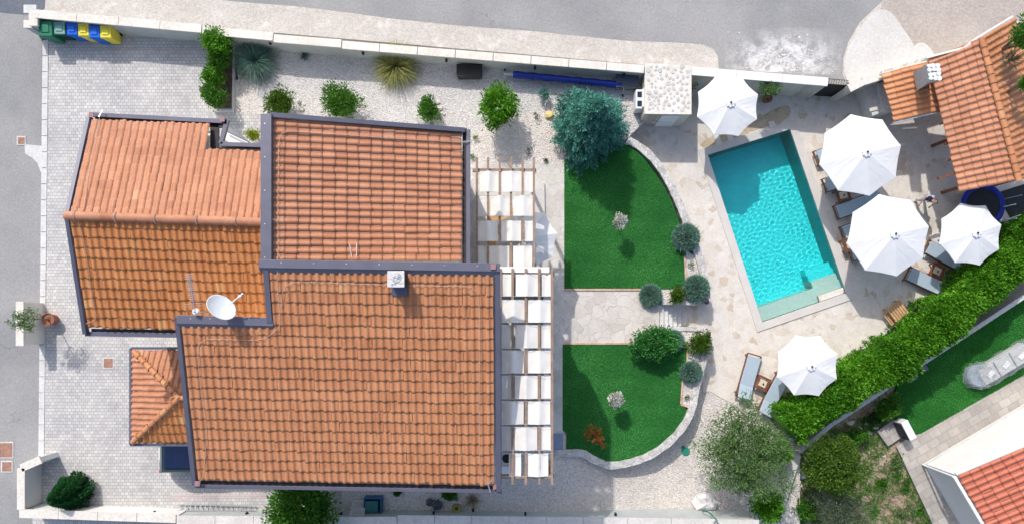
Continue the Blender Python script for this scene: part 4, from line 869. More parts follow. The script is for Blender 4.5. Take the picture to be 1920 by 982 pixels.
tuft('large round clump of blue green grass beside the kerbed bed', 476, 113, 40, L_BLUEG, 0, 1500, seed=31, droop=.75, w=.02)
tuft('small blue green grass tuft against the shaded wall', 568, 99, 9, L_BLUEG, 0, 120, seed=32)
tuft('yellow green pampas grass clump with pale blades by the wall', 742, 123, 44, L_STRAW, 0, 1100, seed=33, droop=.8, w=.022)
bush('spiky dark green shrub above the top left corner of the wing roof', 526, 195, 33, L_DKGR, 0, .9, L=.16, Wd=.045, seed=34, nl=22, rough=.6)
bush('round leafy green shrub in the gravel below the pampas grass and to its left', 641, 193, 41, L_MID, 0, .9, L=.12, Wd=.05, seed=35, rough=.35, nl=30)
bush('small green shrub ringed by pale stones in the gravel', 803, 209, 26, L_MID, 0, .8, L=.12, Wd=.05, seed=36, rough=.6)
bush('bright green round citrus tree in the gravel garden left of the blue spruce', 934, 204, 44, L_BRIGHT, 0, .9, name='citrus_tree', cat='tree', L=.12, Wd=.06, seed=37, nl=34, dens=1.3, zc=1.15, stemr=.07, clump=.22)
bush('yellow green round shrub in the corner between the two roofs', 476, 254, 16, L_YEL, 0, .9, L=.06, Wd=.03, seed=38, zc=.5)
for i, (x, y, r, m_, lb) in enumerate([(1005, 219, 8, L_DARK, 'tiny dark green plant between the citrus tree and the spruce'), (991, 283, 8, L_DARK, 'tiny dark plant in the cream gravel above the smaller pergola'), (891, 258, 6, L_BRIGHT, 'tiny bright plant at the corner of the wing roof'), (887, 293, 5, L_BRIGHT, 'tiny bright plant at the top left foot of the smaller pergola'), (1023, 300, 4, L_DARK, 'tiniest plant in the cream gravel right of the pergola rafters'), (1297, 495, 6, L_MID, 'tiny plant in the bed between the two upper lavender bushes'), (1287, 743, 6, L_MID, 'tiny plant in the brick edged bed by the lower lawn')]):
    bush(lb, x, y, r, m_, 0, .8, name='small_plant', cat='plant', group='tiny plants dotted in the gravel', L=.07, Wd=.025, nc=9, nl=12, seed=40+i, withcore=False, stemr=.012)
# blue spruce
def spruce(label, px, py, rpx, height, gz, seed, nlay=15, ntop=.25, zs=.42):
    rs = np.random.RandomState(seed); c = W(px, py, gz+height*zs); Rr = rpx*(H-height*.35)/F; rt = root('blue_spruce', Vector((c.x, c.y, gz)), label, 'conifer'); o = rt.location
    Vs, Qs, Ts = [], [], []; b = 0
    for i in range(nlay):
        t = (i+.3)/nlay; z = gz+height*(.10+.88*t); rl = Rr*(1-t)**.75*(1 if i else .93); nb = max(5, int(22*(1-t)+5))
        for j in range(nb):
            a = 6.283*(j+rs.rand()*.8)/nb; bl = rl*rs.uniform(.72, 1.10)*(1+.09*math.sin(3*a+1)+.07*math.sin(5*a+4)); dv = np.array([math.cos(a), math.sin(a), 0]); sd = np.array([-math.sin(a), math.cos(a), 0])
            nt2 = max(3, int(bl/.085)); tint = rs.normal(.5, .18)
            for k in range(nt2):
                s = (k+1)/nt2; p = np.array([c.x, c.y, z])+dv*bl*s+np.array([0, 0, -.22*bl*s+.10*bl*s*s]); tl = (.12+.30*bl*(1-s)*.55+.03)
                for sg in ((-1, 1) if s < .97 else (0,)):
                    dd = dv*.75+sd*sg*.8+np.array([0, 0, rs.normal(.12, .12)]); dd /= np.linalg.norm(dd); m = max(2, int(tl/.055))
                    for q in range(m):
                        pp = p+dd*tl*(q+.5)/m; n = 6; w = dd*.7+rs.normal(0, .75, (n, 3)); w[:, 2] += .25
                        V, Q = leaves_np(rs, np.repeat(pp[None], n, 0), w, .11, .032, .25, 0, .0); Vs.append(V); Qs.append(Q+b); b += len(V); Ts.append(np.clip(rs.normal(tint+.25*(q/m-.5)+.3*(s-.6), .1, n), 0, 1))
    np_mesh('foliage', np.concatenate(Vs), np.concatenate(Qs), L_BLUE, rt, tuple(o), np.concatenate(Ts))
    m = M(o).tube([(c.x, c.y, gz-.1), (c.x, c.y, gz+height*.5), (c.x, c.y, gz+height*.97)], [.14, .08, .01], 8)
    for i in range(26):
        a = rs.rand()*6.28; z = gz+height*(.1+.7*i/26); q = Rr*(1-i/28)**.8*.8; m.tube([(c.x, c.y, z), (c.x+q*math.cos(a), c.y+q*math.sin(a), z-.12*q)], [.03, .008], 5)
    m.build('trunk', BARK, rt); return rt
spruce('large blue green spruce tree at the top of the upper lawn', 1108, 226, 79, 4.6, 0, 5)
bush('tiny blue spruce seedling left of the large spruce', 1020, 177, 13, L_BLUE, 0, 1.0, name='spruce_seedling', cat='conifer', L=.10, Wd=.03, nc=26, nl=18, seed=50, withcore=False)
# standard trees with white flowers on the lawns
def standard(label, px, py, seed):
    rs = np.random.RandomState(seed); c = W(px, py, 1.25); rt = root('standard_tree', Vector((c.x, c.y, .03)), label, 'small tree', 'white flowering standard trees on the lawns'); o = rt.location
    V, Q, T = crown(rs, c, (.34, .34, .32), 60, 30, .07, .045, .2, .35, .3); np_mesh('foliage', V, Q, L_WHITE, rt, tuple(o), T)
    V, Q, T = crown(rs, c+Vector((0, 0, -.1)), (.34, .34, .3), 20, 20, .09, .03, .3, .35, .2); np_mesh('green_leaves', V, Q, L_MID, rt, tuple(o), T)
    V, Q, T = blades(rs, c+Vector((0, 0, -.1)), 60, .62, .012, .8, (.6, 1.6), .1); np_mesh('twig', V, Q, L_DARK, rt, tuple(o), T)['kind'] = 'stuff'
    M(o).tube([(c.x, c.y, .0), (c.x+.02, c.y, .7), (c.x, c.y, 1.2)], [.035, .028, .02], 7).build('trunk', BARK, rt); return rt
standard('white flowering standard tree in the middle of the upper lawn', 1163, 415, 61); standard('white flowering standard tree in the middle of the lower lawn', 1155, 748, 62)
def copper(px, py):
    rs = np.random.RandomState(7); c = W(px, py, .5); rt = root('copper_shrub', Vector((c.x, c.y, .03)), 'small copper orange shrub in the shaded corner of the lower lawn', 'shrub'); Vs, Qs, Ts = [], [], []; b = 0; m = M(rt.location)
    for dx, dy in ((-.25, .22), (0, .12), (.15, -.05), (.22, -.28), (.05, -.1), (-.12, .38), (.1, .2), (-.3, .05)):
        p = (c.x+dx*1.25, c.y+dy*1.25, .35+abs(dx)*.6); V, Q, T = crown(rs, p, (.16, .16, .14), 6, 12, .09, .05, .3, .5, .3); Vs.append(V); Qs.append(Q+b); Ts.append(T); b += len(V); m.tube([(c.x, c.y, .02), (c.x+dx*.6, c.y+dy*.6, .2), p], [.018, .012, .006], 5)
    np_mesh('foliage', np.concatenate(Vs), np.concatenate(Qs), L_RED, rt, tuple(rt.location), np.concatenate(Ts)); m.build('stem', BARK, rt)
copper(1117, 820)
lavender('large lavender bush on the curved wall right of the upper lawn', 1287, 445, 31, 0, 71); lavender('lavender bush at the top right corner of the stairs', 1306, 540, 30, -.1, 72); lavender('lavender bush at the left end of the upper stair wall', 1220, 553, 24, 0, 73)
lavender('lavender bush on the curved wall right of the lower lawn', 1296, 697, 23, 0, 74); lavender('lavender bush half hidden behind the large rounded green shrub', 1263, 638, 22, 0, 75)
bush('large rounded vivid green shrub at the top of the lower lawn', 1227, 644, 44, L_BOX, 0, .62, L=.10, Wd=.06, seed=76, asp=1.15, nl=34, dens=1.8, rough=.12, clump=.2)
bush('small olive green shrub between the two lavender bushes above the stairs', 1268, 552, 18, L_DKGR, 0, .7, L=.10, Wd=.045, seed=77, rough=.5); bush('spreading olive green shrub beside the round lamp below the stairs', 1312, 643, 27, L_DKGR, -.1, .6, L=.12, Wd=.05, seed=78, rough=.6)
bush('bright green rounded tree rising behind the bottom wall beside the ladder', 569, 948, 70, L_MID, 0, .9, name='laurel_tree', cat='tree', L=.16, Wd=.07, seed=79, dens=1.0, zc=2.0, stemr=.09, nl=32, clump=.22)
bush('small green plant peeping out under the roof edge above the two pots', 845, 924, 17, L_MID, 0, .7, L=.11, Wd=.05, seed=80, name='small_plant', cat='plant'); bush('tiny green plant under the roof edge left of the pots', 745, 921, 8, L_MID, 0, .7, L=.09, Wd=.04, seed=81, name='small_plant', cat='plant')
tuft('heap of dry straw coloured stalks beside the yellow bucket', 885, 938, 19, L_DRY, 0, 200, name='dry_plant', cat='dead plant', seed=82, tilt=(.8, 1.5), droop=.2, w=.014, zc=.1)
# leaning conical conifer bottom left
def thuja():
    rs = np.random.RandomState(9); c = W(150, 915, 0); h = 2.0; rt = root('clipped_conifer', c, 'dark green clipped conifer at the bottom left of the driveway', 'conifer'); o = rt.location; Vs, Qs, Ts = [], [], []; b = 0
    n = 11000; t = rs.rand(n)**.75; r = .80*np.clip((1-t)**.72, .05, 1)*np.clip(t*9+.4, 0, 1); a = rs.uniform(0, 6.283, n); r = r*(1+.10*np.sin(5*a+t*7)+.07*np.sin(9*a+3+t*15))
    P = np.stack([c.x+r*np.cos(a), c.y+r*np.sin(a), .05+h*t], 1); Nn = np.stack([np.cos(a), np.sin(a), .55+0*a], 1); V, Q = leaves_np(rs, P-Nn*.05*rs.rand(n)[:, None], Nn, .12, .05, .45, .35); T = np.clip(rs.normal(.5, .2, n)+.15*np.sin(5*a+t*7), 0, 1)
    m = M().lathe([(.3, 0), (.62, .2), (.55, .7), (.36, 1.3), (.12, 1.8), (.02, 1.95)], c, 14); v = np.array(m.v); q = np.array([f for f in m.f if len(f) == 4])
    np_mesh('foliage', np.concatenate([V, v]), np.concatenate([Q, q+len(V)]), L_THUJA, rt, tuple(o), np.concatenate([T, np.full(len(q), .2)]))
    M(o).tube([(c.x, c.y, -.05), (c.x, c.y, 1.6)], [.06, .02], 7).build('trunk', BARK, rt)
    tr = M(W(147, 901, 0)); p = W(152, 908, 0)
    q = M(p); q.box((p.x, p.y+.33, .02), (.65, .05, .03)).box((p.x+.33, p.y, .02), (.05, .62, .03)).box((p.x-.33, p.y, .02), (.05, .62, .03)).box((p.x, p.y, .014), (.62, .6, .012)); tag(q.build('tree_grate', CHAR), 'square dark planting grate in the pavers under the clipped conifer', 'tree grate')
thuja()

# hedge between terrace and neighbour
def hedge(label, pts, half, z0, z1, n, mat, seed, L=.135, Wd=.058, name='hedge'):
    rs = np.random.RandomState(seed); P = [Vector(p) for p in pts]; o = P[0].copy(); o.z = z0; rt = root(name, o, label, 'hedge'); segs = [(P[i], P[i+1]) for i in range(len(P)-1)]; Ls = [(b-a).length for a, b in segs]; tot = sum(Ls); Vs, Qs, Ts = [], [], []; b = 0
    for k in range(n):
        s = rs.rand()*tot; i = 0
        while s > Ls[i]: s -= Ls[i]; i += 1
        a, e = segs[i]; t = s/Ls[i]; d = (e-a).normalized(); q = np.array([-d.y, d.x, 0]); p = np.array(tuple(a.lerp(e, t))); u = rs.uniform(-1, 1); hw = half*(1+.16*math.sin(p[0]*2.1+p[1])+.09*math.sin(p[0]*5.3))
        side = rs.rand(); top = z1+.09*math.sin(p[0]*1.7-p[1]*2)+.07*math.sin(p[0]*4.1+p[1]*3)+rs.normal(0, .07)
        if side < .62: c = p+q*hw*u*.95; c[2] = top-.28*abs(u)**3*1.2; nn = q*u*.7+np.array([0, 0, 1])
        else: sg = 1 if rs.rand() < .5 else -1; c = p+q*hw*sg*rs.uniform(.9, 1.05); c[2] = z0+(top-z0)*rs.rand()**.6*.92; nn = q*sg+np.array([0, 0, .5])
        m = int(rs.uniform(10, 24)); w = nn+rs.normal(0, .6, (m, 3)); w /= np.linalg.norm(w, axis=1)[:, None]
        C0 = c+w*rs.uniform(.02, .17, m)[:, None]; V, Q = leaves_np(rs, C0, w, L, Wd, .5, .15); Vs.append(V); Qs.append(Q+b); b += len(V); Ts.append(np.clip(rs.normal(rs.normal(.5+.13*math.sin(p[0]*1.3+2*p[1])+.10*math.sin(p[0]*3.3-p[1]*2.6), .15), .16, m), 0, 1))
    cm = M()
    for a, e in segs:
        d = (e-a).normalized(); a2 = a-d*.1; e2 = e+d*.1; cm.beam((a2.x, a2.y, z1-.14), (e2.x, e2.y, z1-.14), half*1.7, z1-.14-z0)
    v = np.array(cm.v); q = np.array(cm.f); Vs.append(v); Qs.append(q+b); Ts.append(np.full(len(q), .12))
    np_mesh('foliage', np.concatenate(Vs), np.concatenate(Qs), mat, rt, tuple(o), np.concatenate(Ts))
    m = M(o)
    for i in range(int(tot/1.1)):
        s = (i+.5)*1.1; j = 0
        while j < len(Ls)-1 and s > Ls[j]: s -= Ls[j]; j += 1
        p = segs[j][0].lerp(segs[j][1], s/Ls[j]); M(o).tube([(p.x, p.y, z0-.1), (p.x+.05, p.y, z1-.2)], [.04, .02], 6).build('stem', BARK, rt)
    return rt
hz = 1.2
hedge('long bright green clipped hedge between the pool terrace and the neighbour\'s lawn', [W(1990, 412, hz), W(1905, 488, hz), W(1803, 582, hz), W(1700, 668, hz), W(1590, 728, hz), W(1520, 778, hz), W(1486, 802, hz)], .69, TZ-.1, hz, 5600, L_BRIGHT, 91)
bush('bright green laurel shrub at the end of the concrete wall, at the bottom edge', 1437, 948, 33, L_BRIGHT, TZ, .9, L=.18, Wd=.07, seed=92, rough=.4, zc=.3); bush('bright shrub continuing the long hedge towards the olive tree', 1462, 846, 24, L_BRIGHT, TZ, .8, L=.17, Wd=.07, seed=93, rough=.5, zc=.2)
# trees
def tree(label, px, py, rpx, gz, zc, mat, seed, name='olive_tree', nclump=150, nl=40, L=.12, Wd=.03, rough=.5, clump=.22, hk=.55, trunk=.13, asp=1, inner=.25, limbs=9, withcore=0):
    rs = np.random.RandomState(seed); c = W(px, py, zc); r = rpx*(H-zc)/F; rr = (r*asp, r/asp, r*hk); rt = root(name, Vector((c.x, c.y, gz)), label, 'tree'); o = rt.location
    V, Q, T = crown(rs, c, rr, nclump, nl, L, Wd, rough, clump, inner, 1.0, .2)
    if withcore: V, Q, T = add_core(V, Q, T, c, rr, seed, withcore)
    np_mesh('foliage', V, Q, mat, rt, tuple(o), T); m = M(o); m.tube([(c.x, c.y, gz-.1), (c.x+.1, c.y+.05, gz+(zc-gz)*.4), (c.x, c.y, zc-.1)], [trunk, trunk*.8, trunk*.55], 8)
    for i in range(limbs):
        a = 6.283*i/limbs+rs.rand()*.5; q = rs.uniform(.55, .9); e = Vector((c.x+rr[0]*q*math.cos(a), c.y+rr[1]*q*math.sin(a), zc+rr[2]*rs.uniform(-.2, .5))); md = Vector((c.x, c.y, zc-.3)).lerp(e, .5)+Vector((rs.normal(0, .1), rs.normal(0, .1), -.08)); m.tube([(c.x, c.y, gz+(zc-gz)*.55), md, e], [trunk*.5, trunk*.28, .012], 6)
        for k in range(3): f = md.lerp(e, rs.rand()*.7)+Vector((rs.normal(0, .25), rs.normal(0, .25), .1))*1.2; m.tube([md, f], [trunk*.16, .006], 4)
    m.build('trunk', BARK, rt); return rt
tree('airy grey green olive tree by the two sun loungers at the bottom', 1392, 844, 100, -.93, 1.7, L_OLIVE, 101, nclump=430, nl=52, L=.125, Wd=.034, rough=.5, clump=.15, hk=.5, inner=.12, limbs=12)
tree('dense dark green tree below the hedge on the neighbour\'s slope', 1562, 868, 62, NZ, .8, L_DKGR, 102, name='broadleaf_tree', nclump=200, nl=44, L=.12, Wd=.055, rough=.3, clump=.18, hk=.6, withcore=.6)
tree('grey green straggly tree at the bottom edge of the neighbour\'s garden', 1575, 962, 58, NZ, .2, L_OLIVED, 103, name='willow_tree', nclump=120, nl=40, L=.14, Wd=.026, rough=.6, clump=.2, hk=.5, trunk=.08)
bush('green shrub spilling over the bottom left foot of the straggly tree', 1512, 955, 27, L_MID, NZ, .7, L=.14, Wd=.05, seed=104, rough=.6); bush('small bright shrub between the dark tree and the bare slope', 1606, 818, 21, L_MID, NZ, .6, L=.13, Wd=.05, seed=105, rough=.7, dens=.7)
bush('dark leafy shrub at the corner of the neighbour\'s lawn below the hedge', 1662, 764, 30, L_MID, NZ, .6, L=.14, Wd=.06, seed=106, rough=.6, dens=.8); bush('low ivy shrub against the concrete wall under the hedge', 1640, 785, 20, L_DARK, NZ, .5, L=.12, Wd=.05, seed=107, rough=.7)
for i, (x, y, r, lb) in enumerate([(1678, 868, 17, 'low weedy clump in the middle of the bare slope'), (1695, 905, 18, 'low weedy clump beside the neighbour\'s side path'), (1700, 955, 20, 'low weedy clump near the bottom edge by the side path'), (1655, 905, 11, 'small weedy clump left on the bare slope'), (1745, 972, 10, 'weed at the bottom edge beyond the slope'), (1725, 960, 8, 'small weed beside the lower end of the side path')]):
    bush(lb, x, y, r*1.1, L_MID if i % 2 else L_OLIVE, -1.5, .3, name='weeds', cat='weeds', group='low weeds on the bare slope', L=.10, Wd=.04, nc=30, nl=14, seed=110+i, withcore=False, rough=1.3, stemr=.01, clump=.22)
# foliage at the right edge over the kitchen roof
bush('bright green tree leaning over the kitchen roof at the top right edge', 1925, 68, 34, L_MID, 0, .9, name='overhanging_tree', cat='tree', L=.14, Wd=.05, seed=120, zc=3.6, stemr=.08, rough=.5); bush('small branch of green foliage over the right roof edge', 1926, 158, 16, L_MID, 0, .8, name='overhanging_branch', cat='tree', L=.12, Wd=.05, seed=121, zc=3.4, stemr=.05)
tuft('thin weeds growing on the roof edge beside the overhanging tree', 1905, 108, 14, L_OLIVED, 2.7, 160, name='roof_weeds', cat='weeds', seed=122, tilt=(.3, 1.5), w=.02, base=.3, zc=.3)
# ground cover behind
rsq = np.random.RandomState(3); Vs, Qs, Ts = [], [], []; b = 0
for k in range(2600):
    x, y = rsq.uniform(1480, 1790), rsq.uniform(780, 1000)
    if (x-1480)*.9+(y-780) < 95 or (x > 1672 and y < 850) or (x > 1690 and (x-1690) > (y-850)*.62-6): continue
    if rsq.rand() > (.9 if (math.sin(x*.055)+math.sin(y*.07+1)) > -.5 else .3): continue
    p = W(x, y, -1.49); V, Q, T = blades(rsq, p, 12, .16, .02, .4, (.2, 1.4), .12, 2); Vs.append(V); Qs.append(Q+b); Ts.append(T); b += len(V)
tag(np_mesh('ground_cover', np.concatenate(Vs), np.concatenate(Qs), L_MID, None, (0, 0, 0), np.concatenate(Ts)), kind='stuff')
# rocks
rg = random.Random(12)
def rock(px, py, z, r, label, group, seed, mat=ROCK): p = W(px, py, z+r*.3); return tag(M(p).blob(p, (r, r*.8, r*.5), 8, 5, .25, seed).build('rock', mat), label, 'rock', group)
for i, (x, y, r) in enumerate([(821, 192, .10), (826, 203, .12), (822, 217, .14), (829, 226, .10), (815, 226, .12), (833, 214, .08), (797, 189, .09)]): rock(x, y, 0, r, 'pale stone edging the small green shrub in the gravel', 'pale stones round the small shrub', i)
for i, (x, y, r) in enumerate([(560, 190, .12), (566, 205, .13), (556, 215, .10), (570, 196, .07)]): rock(x, y, 0, r, 'cream stone at the right foot of the spiky dark shrub', 'cream stones by the spiky shrub', 20+i)
for i, (x, y, r) in enumerate([(665, 214, .10), (650, 221, .09), (673, 205, .07)]): rock(x, y, 0, r, 'small stone at the foot of the round leafy shrub', 'stones by the round leafy shrub', 30+i)
rock(1322, 941, -.93, .55, 'big flat pale boulder in the gravel against the bottom wall', None, 41, plain('pale_boulder', (.62, .60, .60), .9, .12, 4, bmp=.6, fine=10)); rock(1030, 216, 0, .22, 'yellowish stone half under the left side of the blue spruce', None, 42, plain('yellow_stone', (.62, .52, .22), .8, .1))
for i in range(26):
    t = rg.random(); x = 1492-t*18+rg.uniform(-7, 9); y = 885+t*90; rock(x+6, y, -1.5, rg.uniform(.08, .17), 'rubble stone in the loose row below the concrete wall', 'loose rubble below the concrete wall', 50+i, RUBBLE if i % 2 else ROCK)
for i, (x, y, r) in enumerate([(1595, 793, .16), (1612, 802, .12), (1642, 800, .14), (1632, 812, .10), (1625, 792, .12), (1658, 855, .08), (1740, 950, .14), (1728, 958, .12), (1745, 940, .10), (1600, 790, .1), (1618, 812, .08)]): rock(x, y, -1.5, r, 'brown stone lying on the bare garden slope', 'stones on the bare slope', 90+i)
# ------------------------------------------------------------------ wheelie bins
def bin_(label, px, py, w, d, h, mb_, ml, rz=0, grp='wheelie bins in a row at the driveway corner'):
    zt = h; c = W(px, py, zt); rt = root('wheelie_bin', Vector((c.x, c.y, .012)), label, 'wheelie bin', grp, rz)
    m = M(); a, b = w/2, d/2; t = .80
    m.add([(-a*t, -b*t, .06), (a*t, -b*t, .06), (a*t, b*t*.9, .06), (-a*t, b*t*.9, .06), (-a, -b, h-.1), (a, -b, h-.1), (a, b, h-.1), (-a, b, h-.1)], [(3,2,1,0),(4,5,6,7),(0,1,5,4),(1,2,6,5),(2,3,7,6),(3,0,4,7)])
    m.build('body', mb_, rt, bevel=.025); M().box((0, 0, h-.12), (w+.03, d+.03, .04)).build('lip', mb_, rt, bevel=.01)
    l = M(); l.add([(-a-.01, -b-.02, h-.09), (a+.01, -b-.02, h-.09), (a+.01, b+.01, h-.09), (-a-.01, b+.01, h-.09), (-a*.93, -b*.93, h-.05), (a*.93, -b*.93, h-.05), (a*.93, b*.9, h), (-a*.93, b*.9, h)], [(3,2,1,0),(4,5,6,7),(0,1,5,4),(1,2,6,5),(2,3,7,6),(3,0,4,7)])
    lid = l.build('lid', ml, rt, bevel=.02); M().box((0, -b*.05, h-.012), (w*.58, d*.5, .04), rx=R(4)).build('lid_panel', ml, lid, bevel=.015); M().tube([(-a*.7, b+.05, h-.06), (a*.7, b+.05, h-.06)], .016, 8).build('handle', mb_, rt)
    for s in (-1, 1): M().tube([(s*(a*.8), b*.85, .10), (s*(a*.8+.05), b*.85, .10)], .10, 14).build('wheel', BLACK, rt)
    return rt
GRN = plain('green_plastic', (.02, .17, .095), .45, .1); BLU = plain('blue_plastic', (.01, .13, .62), .42, .1); YLW = plain('yellow_plastic', (.78, .66, .07), .45, .08); GGR = plain('faded_green_plastic', (.20, .38, .33), .5, .08); GRD = plain('dark_green_plastic', (.008, .055, .035), .5, .1)
bin_('largest dark green wheelie bin, leftmost of the row at the wall corner', 84, 53, .60, .68, 1.08, GRN, GRN); bin_('green wheelie bin with a faded grey green lid', 110, 52, .50, .54, .98, GRD, GGR)
bin_('blue wheelie bin between the grey green lid and a yellow lid', 134, 53.5, .48, .54, .98, BLU, BLU); bin_('yellow lidded bin standing between the two blue bins', 155.5, 55, .48, .54, .98, YLW, YLW); bin_('blue wheelie bin between the two yellow bins, set a little forward', 176, 59, .48, .54, .98, BLU, BLU); bin_('yellow wheelie bin at the right end of the row, its whole side showing', 197, 59, .48, .54, .98, YLW, YLW)
# ------------------------------------------------------------------ car under the porch
CARP = plain('dark_green_car_paint', (.03, .065, .06), .25, .08, 2, .6)
cx, cy = W(300, 0, .7).x, W(0, 855, 1.45).y; car = root('parked_car', Vector((cx, cy, .012)), 'dark car parked under the porch with its rear sticking out beside the tiled porch roof', 'car')
prof = [(0, .38), (.02, .72), (.10, .92), (.28, 1.20), (.46, 1.43), (.75, 1.49), (1.9, 1.48), (2.45, 1.30), (2.95, 1.0), (3.9, .90), (4.2, .70), (4.25, .38)]
b_ = M(); n = len(prof)
def hw(z): return .86 if z < 1.0 else .86-.20*(z-1.0)/.5
vs0 = [];  
for s in (-1, 1):
    for x, z in prof: vs0.append((x, s*hw(z), z))
    for x in (4.25, 0): vs0.append((x, s*.82, .22))
k = n+2; b_.add(vs0, [tuple(range(k))[::-1], tuple(range(k, 2*k))]+[(i, (i+1) % k, k+(i+1) % k, k+i) for i in range(k)]); b_.build('body', CARP, car, bevel=.04, seg=3)
M().add([(.31, -.68, 1.258), (.31, .68, 1.258), (.455, .62, 1.446), (.455, -.62, 1.446)], [(0, 3, 2, 1)]).build('rear_window', GLASSB, car)
M().box((1.28, 0, 1.497), (1.35, 1.12, .02)).build('glass_roof', GLASSB, car, bevel=.008)
M().add([(2.0, -.66, 1.478), (2.43, -.72, 1.325), (2.43, .72, 1.325), (2.0, .66, 1.478)], [(0, 1, 2, 3)]).build('windscreen', GLASSD, car)
M().box((.03, 0, .5), (.14, 1.70, .22)).build('bumper', CHAR, car, bevel=.04); M().box((.055, 0, .80), (.04, .52, .12)).build('number_plate', WHITE_P, car)
for s in (-1, 1):
    M().box((.16, s*.76, .90), (.10, .12, .16), ry=R(-25)).build('taillight', plain('red_lens', (.45, .05, .05), .2, .05), car, bevel=.02)
    for x in (.8, 3.4): w_ = M().tube([(x, s*.70, .32), (x, s*.88, .32)], .32, 20).build('wheel', BLACK, car); M().tube([(x, s*.86, .32), (x, s*.885, .32)], .19, 14).build('rim', STEEL, w_)
    M().tube([(.62, s*.52, 1.53), (2.0, s*.52, 1.53)], .018, 6).build('roof_rail', BLACK, car)
# ------------------------------------------------------------------ ladder standing along the bottom wall
la = root('ladder', W(400, 948, 0), 'aluminium extension ladder lying along the foot of the bottom wall', 'ladder'); o = la.location
p0, p1 = W(333, 945, .10), W(458, 948, .10); p2, p3 = W(333, 956, .3), W(452, 958, .3)
M(o).tube([p0, p1], .03, 6).build('rail', STEEL, la); M(o).tube([p2, p3], .03, 6).build('rail', STEEL, la)
for i in range(13): t = (i+.5)/13; M(o).tube([p0.lerp(p1, t), p2.lerp(p3, t+.02)], .022, 6).build('rung', STEEL, la)
p4, p5 = W(452, 948, .12), W(482, 949, .12); p6, p7 = W(452, 955, .3), W(478, 957, .3)
M(o).tube([p4, p5], .022, 6).build('rail', STEEL, la); M(o).tube([p6, p7], .022, 6).build('rail', STEEL, la)
for i in range(3): t = (i+.5)/3; M(o).tube([p4.lerp(p5, t), p6.lerp(p7, t+.1)], .018, 6).build('rung', STEEL, la)
# blue crate and white rack
c = W(699, 948, .45); cr = root('storage_crate', Vector((c.x, c.y, 0)), 'blue plastic crate with a green tray at the foot of the bottom wall', 'crate'); o = cr.location
m = M(o); 
for dx, dy, sx, sy in ((0, .36, .78, .05), (0, -.36, .78, .05), (.37, 0, .05, .68), (-.37, 0, .05, .68)): m.box((c.x+dx, c.y+dy, .28), (sx, sy, .5))
m.box((c.x, c.y, .06), (.72, .68, .08)); m.build('body', plain('petrol_blue_plastic', (.02, .10, .22), .5, .1), cr); M(o).box((c.x-.05, c.y-.02, .47), (.58, .52, .06)).build('tray', plain('sea_green_plastic', (.03, .15, .15), .5, .1), cr, bevel=.02)
rk = root('drying_rack', W(671, 952, 0), 'white folded wire drying rack leaning beside the blue crate', 'rack'); o = rk.location
q = [W(663, 937, .12), W(686, 938, .12), W(682, 966, .85), W(656, 966, .85)]; m = M(o)
m.tube(q+[q[0]], .022, 6)
m.tube([q[0].lerp(q[3], .56), q[1].lerp(q[2], .56)], .02, 6); m.build('frame', WHITE_P, rk)
m = M(o)
for i in range(1, 9): m.tube([q[0].lerp(q[1], i/9), q[3].lerp(q[2], i/9)], .009, 4)
for i in range(1, 11): m.tube([q[0].lerp(q[3], i/11), q[1].lerp(q[2], i/11)], .009, 4)
m.build('wire_grid', WHITE_P, rk)
# pots and bundle
def pot(label, px, py, r, h, z, mat, soil=MULCH, cat='pot', name='plant_pot', group=None):
    p = W(px, py, z+h); p.z = z; rt = root(name, p, label, cat, group)
    M(p).lathe([(r*.72, 0), (r*.85, h*.4), (r, h*.93), (r*1.08, h*.93), (r*1.08, h), (r*.93, h), (r*.88, h*.88)], p, 20).build('pot_body', mat, rt); M(p).lathe([(r*.88, h*.86), (.01, h*.9)], p, 18).build('soil', soil, rt); return rt
yb = pot('yellow green bucket with a handle holding dark soil by the bottom wall', 856, 953, .20, .32, 0, plain('yellow_green_plastic', (.32, .30, .07), .5, .1), cat='bucket', name='bucket')
m = M(yb.location); m.tube([yb.location+Vector((.2*math.cos(t), .05+.30*math.sin(t)*.6, .30+.14*math.sin(t))) for t in [math.pi*k/10 for k in range(11)]], .012, 5); m.build('handle', CHAR, yb)
for i, (x, y, r, lb) in enumerate([(806, 941, .17, 'smaller dark crumpled sack left of its twin by the bottom wall'), (818, 945, .24, 'larger dark grey crumpled sack beside the yellow bucket')]):
    tag(M(W(x, y, 0)).blob(W(x, y, r*.7), (r, r*.9, r*.75), 10, 7, .28, i+4).build('sack', plain('dark_sack_%s' % ('a', 'b')[i], (.07, .08, .10), .4, .5, 9)), lb, 'sack', 'dark sacks by the bottom wall')
hc = W(832, 946, .05); pts = [(hc.x+.32*math.cos(t)*1.2, hc.y+.25*math.sin(t), .05) for t in [6.283*k/20 for k in range(14)]]
# potted trees
def potted(label, px, py, cpx, cpy, rpx, zc, gz, seed, mat=L_OLIVE, r=.24, h=.42):
    rt = pot(label, px, py, r, h, gz, TERRA, cat='potted tree', name='potted_olive'); o = rt.location; rs = np.random.RandomState(seed); c = W(cpx, cpy, zc); rr = rpx*(H-zc)/F
    V, Q, T = crown(rs, c, (rr*1.1, rr, rr*.6), 62, 22, .10, .03, .7, .2, .15, 1.0, .2); np_mesh('foliage', V, Q, mat, rt, tuple(o), T)
    m = M(o); m.tube([(o.x, o.y, gz+h*.8), (o.x*.6+c.x*.4, o.y*.6+c.y*.4, gz+(zc-gz)*.6), (c.x, c.y, zc)], [.03, .025, .012], 7)
    for k in range(6): a = k*1.05; m.tube([(o.x*.5+c.x*.5, o.y*.5+c.y*.5, gz+(zc-gz)*.7), (c.x+rr*.7*math.cos(a), c.y+rr*.7*math.sin(a), zc+.1)], [.015, .005], 5)
    m.build('trunk', BARK, rt); return rt
